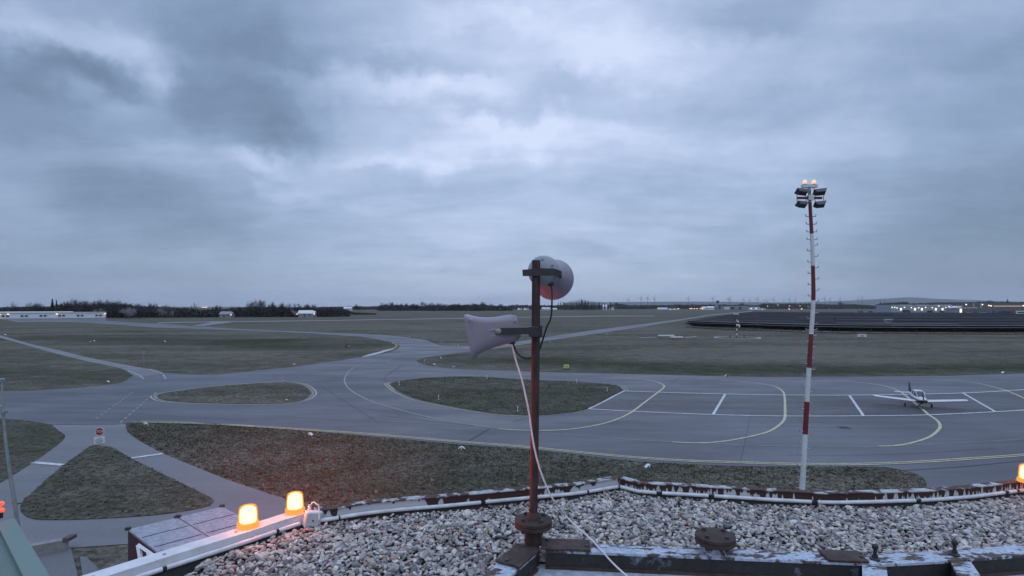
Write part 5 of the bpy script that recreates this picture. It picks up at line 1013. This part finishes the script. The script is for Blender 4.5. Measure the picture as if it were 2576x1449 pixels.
# gravel
inner = offs(grav, .012)
poly = np.array([(p.x, p.y) for p in inner]+[(5.5, 2.0), (-2.9, 1.9)])
ZB = 10.045
nodeP = on(1340, 1372, ZB); bA = on(1200, 1490, ZB); J1 = on(2198, 1407, ZB); J2 = on(2407, 1396, ZB); bR = on(2640, 1378, ZB); bR2 = on(2950, 1340, ZB)
def frame_inner(P):  # stones are kept out of the framed deck in front of the beams
    px = np.array([bA.x-.05, nodeP.x, J1.x, J2.x, bR2.x]); py = np.array([bA.y, nodeP.y, J1.y, J2.y, bR2.y]); s = np.interp(P[:, 0], px, py); 
    return (P[:, 0] > bA.x-.05) & (P[:, 1] < s)
def gravel():
    sp = .0205; xs = np.arange(-2.5, 4.6, sp); ys = np.arange(2.2, 4.3, sp); X, Y_ = np.meshgrid(xs, ys); P = np.stack([X.ravel(), Y_.ravel()], 1)+rng.uniform(-.011, .011, (X.size, 2))
    u = 1288+P[:, 0]/P[:, 1]*FU; v = HZ+(CZ-ZR)/P[:, 1]*FU
    P = P[inside(P, poly) & ~frame_inner(P) & (u < 3150) & (u > 200) & (v < 1560)]; n_ = len(P)
    import bmesh
    bm = bmesh.new(); bmesh.ops.create_icosphere(bm, subdivisions=2, radius=1); bv = np.array([v.co[:] for v in bm.verts]); bf = np.array([[v.index for v in f.verts] for f in bm.faces]); bm.free()
    nv = len(bv); var = []
    for k in range(12):
        A_ = rng.normal(size=(5, 3)); q = bv.copy(); f = 1+sum(.13*np.sin(bv @ a_*1.3+i) for i, a_ in enumerate(A_))*.55; var.append(q*f[:, None])
    var = np.array(var); sel = var[rng.integers(0, 12, n_)]
    sz = .0121*np.exp(rng.normal(0, .27, n_)); ab = np.stack([sz*rng.uniform(1.0, 1.6, n_), sz*rng.uniform(.75, 1.05, n_), sz*rng.uniform(.42, .66, n_)], 1)
    V = sel*ab[:, None, :]
    def rot(V, ax, a_):
        c_, s_ = np.cos(a_)[:, None], np.sin(a_)[:, None]; i, j = [(1, 2), (2, 0), (0, 1)][ax]; W = V.copy(); W[:, :, i] = c_*V[:, :, i]-s_*V[:, :, j]; W[:, :, j] = s_*V[:, :, i]+c_*V[:, :, j]; return W
    V = rot(V, 0, rng.normal(0, .45, n_)); V = rot(V, 1, rng.normal(0, .45, n_)); V = rot(V, 2, rng.uniform(0, 6.28, n_))
    z = ZR-.006+rng.uniform(-.008, .010, n_)+.006*np.sin(P[:, 0]*7)*np.sin(P[:, 1]*9)
    V += np.concatenate([P, z[:, None]], 1)[:, None, :]
    F = (bf[None]+(np.arange(n_)*nv)[:, None, None]).reshape(-1, 3); V = V.reshape(-1, 3)
    me = bpy.data.meshes.new('gravel'); me.vertices.add(len(V)); me.vertices.foreach_set('co', V.ravel().astype(np.float32)); me.loops.add(F.size); me.loops.foreach_set('vertex_index', F.ravel().astype(np.int32)); me.polygons.add(len(F)); me.polygons.foreach_set('loop_start', np.arange(0, F.size, 3, dtype=np.int32)); me.polygons.foreach_set('use_smooth', np.ones(len(F), bool)); me.update(calc_edges=True); me.validate()
    m = bpy.data.materials.new('pebbles'); m.use_nodes = True; n, l, N = NT(m.node_tree); p = n['Principled BSDF']; p.inputs['Roughness'].default_value = .55
    g = N('ShaderNodeNewGeometry'); r = N('ShaderNodeValToRGB'); l.new(g.outputs['Random Per Island'], r.inputs[0]); e = r.color_ramp.elements
    e[0].position = 0; e[0].color = (.10, .10, .105, 1); e[1].position = 1; e[1].color = (.56, .53, .50, 1)
    for ps, c_ in ((.14, (.13, .128, .13)), (.3, (.28, .275, .27)), (.45, (.36, .335, .32)), (.52, (.27, .20, .17)), (.56, (.20, .16, .15)), (.6, (.40, .38, .36)), (.78, (.46, .43, .41)), (.83, (.34, .25, .22)), (.9, (.54, .52, .50))): a_ = e.new(ps); a_.color = (*c_, 1)
    tc = N('ShaderNodeTexCoord'); t_ = N('ShaderNodeTexNoise'); l.new(tc.outputs['Object'], t_.inputs['Vector']); t_.inputs['Scale'].default_value = 90; t_.inputs['Detail'].default_value = 4
    r2 = N('ShaderNodeValToRGB'); l.new(t_.outputs['Fac'], r2.inputs[0]); r2.color_ramp.elements[0].position = .3; r2.color_ramp.elements[0].color = (.55, .55, .56, 1); r2.color_ramp.elements[1].position = .7; r2.color_ramp.elements[1].color = (1.25, 1.25, 1.25, 1)
    mx_ = N('ShaderNodeMix', data_type='RGBA', blend_type='MULTIPLY'); mx_.inputs['Factor'].default_value = 1; l.new(r.outputs[0], mx_.inputs['A']); l.new(r2.outputs[0], mx_.inputs['B']); l.new(mx_.outputs['Result'], p.inputs['Base Color'])
    me.materials.append(m); o = bpy.data.objects.new('gravel', me); C.objects.link(o); struct(o, 'stuff'); return n_
print('pebbles', gravel())

# steel frame in the gravel
topm = mixmat('peeling_beam_top', (.40, .45, .54), (.085, .058, .048), scale=(1, 2.2, 1), nscale=11, thr=.53, soft=.02, rough=.75, bump=.8, bd=.003)
sidem = mixmat('stained_beam_side', (.026, .024, .024), (.16, .19, .24), nscale=7, thr=.63, soft=.04, rough=.8); caps = mixmat('brown_cap_plate', (.070, .046, .038), (.038, .022, .018), nscale=14, soft=.1, rough=.75)
fr = thing('steel_frame', 'rusty steel beam frame with peeling white paint bedded in the roof gravel', 'frame', (0, 0, 0))
def beam(a_, b_, w, name='beam', trim=(0, 0)):
    d = (b_-a_).normalized(); s = Vector((-d.y, d.x, 0))*w/2; a_ = a_+d*trim[0]; b_ = b_-d*trim[1]
    MB().add([a_+s, b_+s, b_-s, a_-s, a_+s-Vector((0, 0, .012)), b_+s-Vector((0, 0, .012)), b_-s-Vector((0, 0, .012)), a_-s-Vector((0, 0, .012))], [(0, 3, 2, 1), (4, 5, 6, 7), (0, 1, 5, 4), (1, 2, 6, 5), (2, 3, 7, 6), (3, 0, 4, 7)]).build('beam_flange', topm, fr)
    s2 = s*.93; z0 = Vector((0, 0, .0125)); z1 = Vector((0, 0, .085))
    MB().add([a_+s2-z0, b_+s2-z0, b_-s2-z0, a_-s2-z0, a_+s2-z1, b_+s2-z1, b_-s2-z1, a_-s2-z1], [(0, 3, 2, 1), (4, 5, 6, 7), (0, 1, 5, 4), (1, 2, 6, 5), (2, 3, 7, 6), (3, 0, 4, 7)]).build('beam_web', sidem, fr)
    s3 = s*1.12; z0 = Vector((0, 0, .080)); z1 = Vector((0, 0, .092))
    MB().add([a_+s3-z0, b_+s3-z0, b_-s3-z0, a_-s3-z0, a_+s3-z1, b_+s3-z1, b_-s3-z1, a_-s3-z1], [(0, 3, 2, 1), (4, 5, 6, 7), (0, 1, 5, 4), (1, 2, 6, 5), (2, 3, 7, 6), (3, 0, 4, 7)]).build('beam_foot', caps, fr)
beam(bA, nodeP, .115, trim=(0, .06)); beam(nodeP, J1, .105, trim=(.07, 0)); beam(J1+Vector((.0, 0, -.002)), J2+Vector((0, 0, -.002)), .105, trim=(.0, 0)); beam(J2, bR, .105, trim=(.0, 0)); beam(bR+Vector((0, 0, -.002)), bR2, .105)
r1 = on(2210, 1560, ZB); r2_ = on(2500, 1540, ZB)
beam(r1+Vector((0, 0, -.004)), J1+Vector((0, 0, -.004)), .10, trim=(0, .055)); beam(r2_+Vector((0, 0, -.004)), J2+Vector((0, 0, -.004)), .09, trim=(0, .055))
def plate(a_, b_, w, z, lab=None):
    d = (b_-a_).normalized(); s = Vector((-d.y, d.x, 0))*w/2; u_ = Vector((0, 0, z)); k_ = Vector((0, 0, z-.012))
    return MB().add([a_+s+u_, b_+s+u_, b_-s+u_, a_-s+u_, a_+s+k_, b_+s+k_, b_-s+k_, a_-s+k_], [(0, 3, 2, 1), (4, 5, 6, 7), (0, 1, 5, 4), (1, 2, 6, 5), (2, 3, 7, 6), (3, 0, 4, 7)]).build('cap_plate', caps, fr, bevel=.003)
dA = (bA-nodeP).normalized(); dB = (J1-nodeP).normalized(); dC = (J2-J1).normalized()
for pl_ in (plate(nodeP+dA*.045, nodeP+dA*.27, .135, .016), plate(nodeP+dB*.045, nodeP+dB*.30, .125, .0165), plate(J1-dB*.24, J1-dB*.05, .12, .016)): pass
mb = MB()
for c_ in (nodeP+dA*.24+Vector((-.02, 0, .016)), nodeP+dB*.08+Vector((0, .035, .0165)), nodeP+dB*.28+Vector((0, -.02, .0165)), J1-dB*.07+Vector((0, -.02, .016))): mb.lathe(c_, [(.010, 0), (.010, .006), (.004, .007)], 6)
mb.build('bolt', dark, fr)
MB().lathe((nodeP.x, nodeP.y-.01, ZB-.115), [(.035, 0), (.035, .13)], 18).build('node_pillar', rust, fr, True)
def flange(c_, name, parent, top_cone=False):
    f = MB().lathe(c_, [(.092, 0), (.099, .004), (.099, .016), (.094, .020), (.094, .024), (.099, .027), (.099, .040), (.093, .043)], 40).build(name, rust, parent, True)
    for i in range(4):
        a_ = R(35+90*i); MB().lathe(c_+Vector((.068*math.cos(a_), .068*math.sin(a_), .0435)), [(.014, 0), (.014, .003), (.011, .004), (.011, .012), (.004, .014)], 6).build('bolt', dark, f); MB().lathe(c_+Vector((.068*math.cos(a_), .068*math.sin(a_), -.02)), [(.010, 0), (.010, .018)], 6).build('nut', dark, f)
    return f
sx_ = nodeP.lerp(J1, (1809-1340)/(2198-1340)*.93); sx_ = on(1803, 1397, ZB); ln_ = (J1-nodeP); tt_ = (sx_-nodeP).dot(ln_)/ln_.dot(ln_); sx_ = nodeP+ln_*tt_
MB().lathe(sx_+Vector((0, 0, .001)), [(.056, 0), (.048, .012), (.045, .050)], 24).build('stub_pipe', topm, fr, True); flange(sx_+Vector((0, 0, .051)), 'flange', fr)
# deck in front
dk_ = mixmat('deck_sheet', (.36, .40, .48), (.20, .23, .30), nscale=5, thr=.60, soft=.05, rough=.65)
P0 = [bA+Vector((.0, -.3, 0)), nodeP, J1, J2, bR2, Vector((bR2.x, 1.5, 0)), Vector((bA.x, 1.5, 0))]
MB().prism([Vector((p.x, p.y, 0)) for p in P0][::-1], ZR-.10, ZB-.095).build('deck_panel', dk_, fr)
# small black nozzles on the beams
for (u, v, lab) in ((2201, 1407, 'small black valve on the beam joint, nearer the round flange'), (2401, 1396, 'small black valve farther right on the beam')):
    p = on(u, v, ZB); t = thing('valve', lab, 'valve', p, 0, 'small black valves on the roof beams')
    MB().lathe((0, 0, 0), [(.024, 0), (.024, .006), (.014, .010), (.014, .022)], 14).build('base', dark, t); MB().tube([(0, 0, .02), (.001, 0, .055)], .008, 8).build('stem', black, t); MB().lathe((.001, 0, .048), [(.008, 0), (.014, .006), (.014, .020), (.009, .026)], 12).build('cap', black, t)

# ------------------------------------------------------------------ loudspeaker post
PY = nodeP.y+.02; pc = Vector((nodeP.x+.004, PY, ZB))
t = thing('loudspeaker_post', 'rusty round post bolted by a round flange to the roof frame', 'post', pc)
MB().lathe((0, 0, .001), [(.046, 0), (.046, .090)], 24).build('stub_pipe', rust, t, True); flange(Vector((0, 0, .091)), 'flange', t)
top = at(1348.5, 655, PY).z-ZB
tx = at(1348.8, 700, PY).x-pc.x
MB().lathe((0, 0, .135), [(.040, 0), (.034, .02), (.0235, .035)], 20).build('collar', rust, t, True)
MB().tube([(0, 0, .15), (tx*.3, 0, .4), (tx*.8, 0, 1.0), (tx, 0, top)], .0222, 24).build('pole', rustpost, t, True)
def sp(x, y, Y_=None): u, v = Sg((x, y))[0]; return at(u, v, PY if Y_ is None else Y_)
# horn to the left, seen from its side
hp_ = sp(700, 930); t = thing('horn_loudspeaker', 'grey horn loudspeaker pointing left, seen from its side on the post', 'loudspeaker', hp_)
def rrect(a_, b_, hd, r=.35, n_=6):
    c_ = (a_+b_)/2; up = (a_-b_)/2; h = up.length; up.normalize(); o__ = []
    rr_ = min(h, hd)*r
    for sx, sy in ((1, 1), (-1, 1), (-1, -1), (1, -1)):
        for i in range(n_):
            a0_ = {(1, 1): 0, (-1, 1): 90, (-1, -1): 180, (1, -1): 270}[(sx, sy)]+90*i/(n_-1)
            rk = rr_ if sy > 0 else min(h, hd)*min(.75, r*1.9)
            o__.append(c_+Vector((0, 1, 0))*(sx*(hd-rk)+rk*math.cos(R(a0_)))+up*(sy*(h-rk)+rk*math.sin(R(a0_))))
    return o__
secs = [((683, 755), (752, 1068), .072, .5), ((600, 766), (690, 1086), .075, .45), ((500, 784), (580, 1112), .082, .4), ((390, 792), (470, 1145), .092, .36), ((300, 788), (380, 1180), .105, .32), ((220, 774), (305, 1218), .122, .28), ((160, 757), (252, 1258), .142, .25), ((150, 753), (244, 1266), .147, .24)]
mb = MB(hp_); mb.loft([rrect(sp(*a_), sp(*b_), hd, r_) for a_, b_, hd, r_ in secs], False)
inn = [((150, 756), (244, 1262), .143, .24), ((170, 768), (262, 1245), .132, .25), ((310, 800), (390, 1165), .098, .34), ((500, 830), (570, 1070), .07, .2), ((600, 860), (650, 1010), .04, .3)]
n0 = 24; mb.loft([rrect(sp(*a_), sp(*b_), hd, r_) for a_, b_, hd, r_ in inn], False); mb.build('horn', plastic, t, True)
mb = MB(hp_); mb.loft([rrect(sp(*a_), sp(*b_), hd, r_) for a_, b_, hd, r_ in (((684, 757), (753, 1066), .0715, .5), ((745, 770), (797, 1014), .060, .6), ((752, 790), (796, 1004), .045, .6))]); mb.build('driver_cover', plastic, t, True)
for y0 in (950, 1018): MB(hp_).tube([sp(500, y0-18, PY-.082), sp(430, y0-4, PY-.088), sp(368, y0+2, PY-.086)], [.006, .005, .001], 6).build('rib', plastic, t, True)
brk = MB(hp_); w0_ = Vector((0, .005, 0))
for Yb in (PY-.092, PY+.095): 
    a_ = sp(505, 915, Yb); b_ = sp(940, 908, Yb); c_ = sp(940, 988, Yb); d_ = sp(500, 992, Yb); brk.add([a_, b_, c_, d_, a_+w0_, b_+w0_, c_+w0_, d_+w0_], [(0, 3, 2, 1), (4, 5, 6, 7), (0, 1, 5, 4), (1, 2, 6, 5), (2, 3, 7, 6), (3, 0, 4, 7)])
a_ = sp(935, 908, PY-.092); brk.box((a_.x+.002, PY, sp(940, 948).z), (.005, .187, .0555)); brk.box((sp(987, 950).x, PY, sp(987, 950).z), (.056, .052, .062)); brk.box((sp(945, 950).x, PY-.055, sp(945, 950).z), (.05, .075, .05)); brk.build('bracket', dark, t)
MB(hp_).lathe(sp(530, 950, PY-.092), [(.016, 0), (.016, .002), (.009, .003), (.009, .008), (.003, .009)], 12, (0, -1, 0)).build('bolt', steel, t); MB(hp_).lathe(sp(207, 815, PY-.134), [(.008, 0), (.008, .004), (.003, .005)], 10, (0, -1, .2)).build('rivet', steel, t)
MB(hp_).lathe(sp(692, 1105, PY-.02), [(.012, 0), (.0185, .004), (.0185, .016), (.016, .018), (.016, .030), (.012, .034)], 12).build('cable_gland', dark, t)
MB(hp_).box(sp(722, 828, PY-.068), (.022, .008, .010)).build('latch', steel, t)
# horn pointing away, seen from behind
h2 = sp(1080, 260, PY+.06); t = thing('horn_loudspeaker', 'round grey horn loudspeaker at the post top pointing away over the field', 'loudspeaker', h2)
m0 = sp(1052, 232, PY+.06); m1_ = sp(1184, 342, PY+.30)*1.0; ax_ = (m1_-m0); Ln = ax_.length
MB(h2).lathe(m0, [(.02, -.012), (.070, -.010), (.082, .0), (.086, .02), (.086, .055), (.074, .062)], 32, ax_).build('driver_cover', mat('grey_driver_plastic', (.25, .29, .33), .45), t, True)
MB(h2).lathe(m0, [(.072, .0625), (.070, Ln*.35), (.078, Ln*.55), (.094, Ln*.75), (.112, Ln*.93), (.1205, Ln), (.1165, Ln+.002), (.10, Ln*.88), (.06, Ln*.5), (.03, Ln*.35)], 40, ax_).build('horn', plastic, t, True)
brk = MB(h2); zc_ = sp(1000, 258).z; yf_ = PY-.03
q_ = [sp(815, 225, yf_), sp(1030, 208, yf_), sp(1190, 210, yf_), sp(1280, 242, yf_+.03)]; q2 = [sp(820, 300, yf_), sp(1030, 298, yf_), sp(1190, 296, yf_), sp(1280, 308, yf_+.03)]
for i in range(3): brk.add([q_[i], q_[i+1], q2[i+1], q2[i]]+[x+Vector((0, .006, 0)) for x in (q_[i], q_[i+1], q2[i+1], q2[i])], [(0, 3, 2, 1), (4, 5, 6, 7), (0, 1, 5, 4), (1, 2, 6, 5), (2, 3, 7, 6), (3, 0, 4, 7)])
brk.add([q_[3], q2[3], q2[3]+Vector((.012, .16, 0)), q_[3]+Vector((.012, .16, 0))]+[x-Vector((.006, 0, 0)) for x in (q_[3], q2[3], q2[3]+Vector((.012, .16, 0)), q_[3]+Vector((.012, .16, 0)))], [(0, 1, 2, 3), (7, 6, 5, 4), (0, 4, 5, 1), (1, 5, 6, 2), (2, 6, 7, 3), (3, 7, 4, 0)])
brk.build('bracket', dark, t)
MB(h2).lathe(sp(1150, 415, PY+.05), [(.010, 0), (.017, .004), (.017, .018), (.011, .024)], 12, (0, .2, 1)).build('cable_gland', dark, t)
for x, y, dy in ((1168, 168, .03), (1042, 380, .05), (1052, 100, .06)): MB(h2).lathe(sp(x, y, PY+dy), [(.007, 0), (.007, .005), (.003, .006)], 8, (0, -1, 0)).build('screw', steel, t)
# cables
def cable(pts, r, m, label, name='cable'):
    P = []; k = 6
    xs = smooth([(p[0], p[1]) for p in pts], k); ys = np.interp(np.arange(len(xs)), np.arange(len(pts))*k, [p[2] for p in pts]); P = [at(u, v, y) for (u, v), y in zip(xs, ys)]
    c = P[0].copy(); o = MB(c).tube(P, r, 10).build(name, m, None, True); return tag(o, label, 'cable')
def S3(*p): return [(*Sg((x, y))[0], PY+d) for x, y, d in p]
cable(S3((1150, 398, .05), (1163, 470, .03), (1165, 600, .0), (1160, 740, 0), (1140, 830, 0), (1105, 900, 0), (1078, 985, 0), (1055, 1060, 0), (1033, 1125, 0), (1015, 1180, .01)), .0048, black, 'black cable hanging from the round upper horn and bending back to the post')
cable(S3((705, 1085, -.02), (718, 1130, -.02), (745, 1195, -.015), (790, 1245, -.01), (850, 1272, -.01), (905, 1272, 0), (950, 1255, .005)), .0045, black, 'short black cable looping from the left horn to the post')
zt2 = lambda u, v, z: on(u, v, z).y
wp = [(1288, 866, PY-.02), (1297, 905, PY-.03), (1310, 945, PY-.04), (1322, 995, PY-.05), (1331, 1040, PY-.05), (1338, 1090, PY-.05), (1346, 1135, PY-.05), (1358, 1180, PY-.05), (1373, 1220, PY-.04), (1392, 1258, PY-.03), (1418, 1292, zt2(1418, 1292, ZR+.04)-.06), (1452, 1326, zt2(1452, 1326, ZR+.05)-.02), (1484, 1354, zt2(1484, 1354, ZB+.012)), (1512, 1384, zt2(1512, 1384, ZB+.012)), (1545, 1420, zt2(1545, 1420, ZB-.05)), (1580, 1452, zt2(1580, 1452, ZB-.085)), (1620, 1490, zt2(1620, 1490, ZB-.085))]
cable(wp, .0048, mat('white_cable', (.62, .60, .62), .45), 'white cable running from the left horn down across the roof beam')

# ------------------------------------------------------------------ haze
hz = MB().box((0, 0, 160), (50000, 50000, 322)).build('haze', None or mat('haze_air', (.5, .5, .5)), None); struct(hz, 'stuff')
hm = bpy.data.materials.new('haze_volume'); hm.use_nodes = True; n, l, N = NT(hm.node_tree); n.remove(n['Principled BSDF'])
vo = N('ShaderNodeVolumePrincipled'); vo.inputs['Color'].default_value = (.86, .92, 1, 1); vo.inputs['Density'].default_value = HAZE; vo.inputs['Anisotropy'].default_value = .0; l.new(vo.outputs[0], n['Material Output'].inputs['Volume'])
hz.data.materials.clear(); hz.data.materials.append(hm)
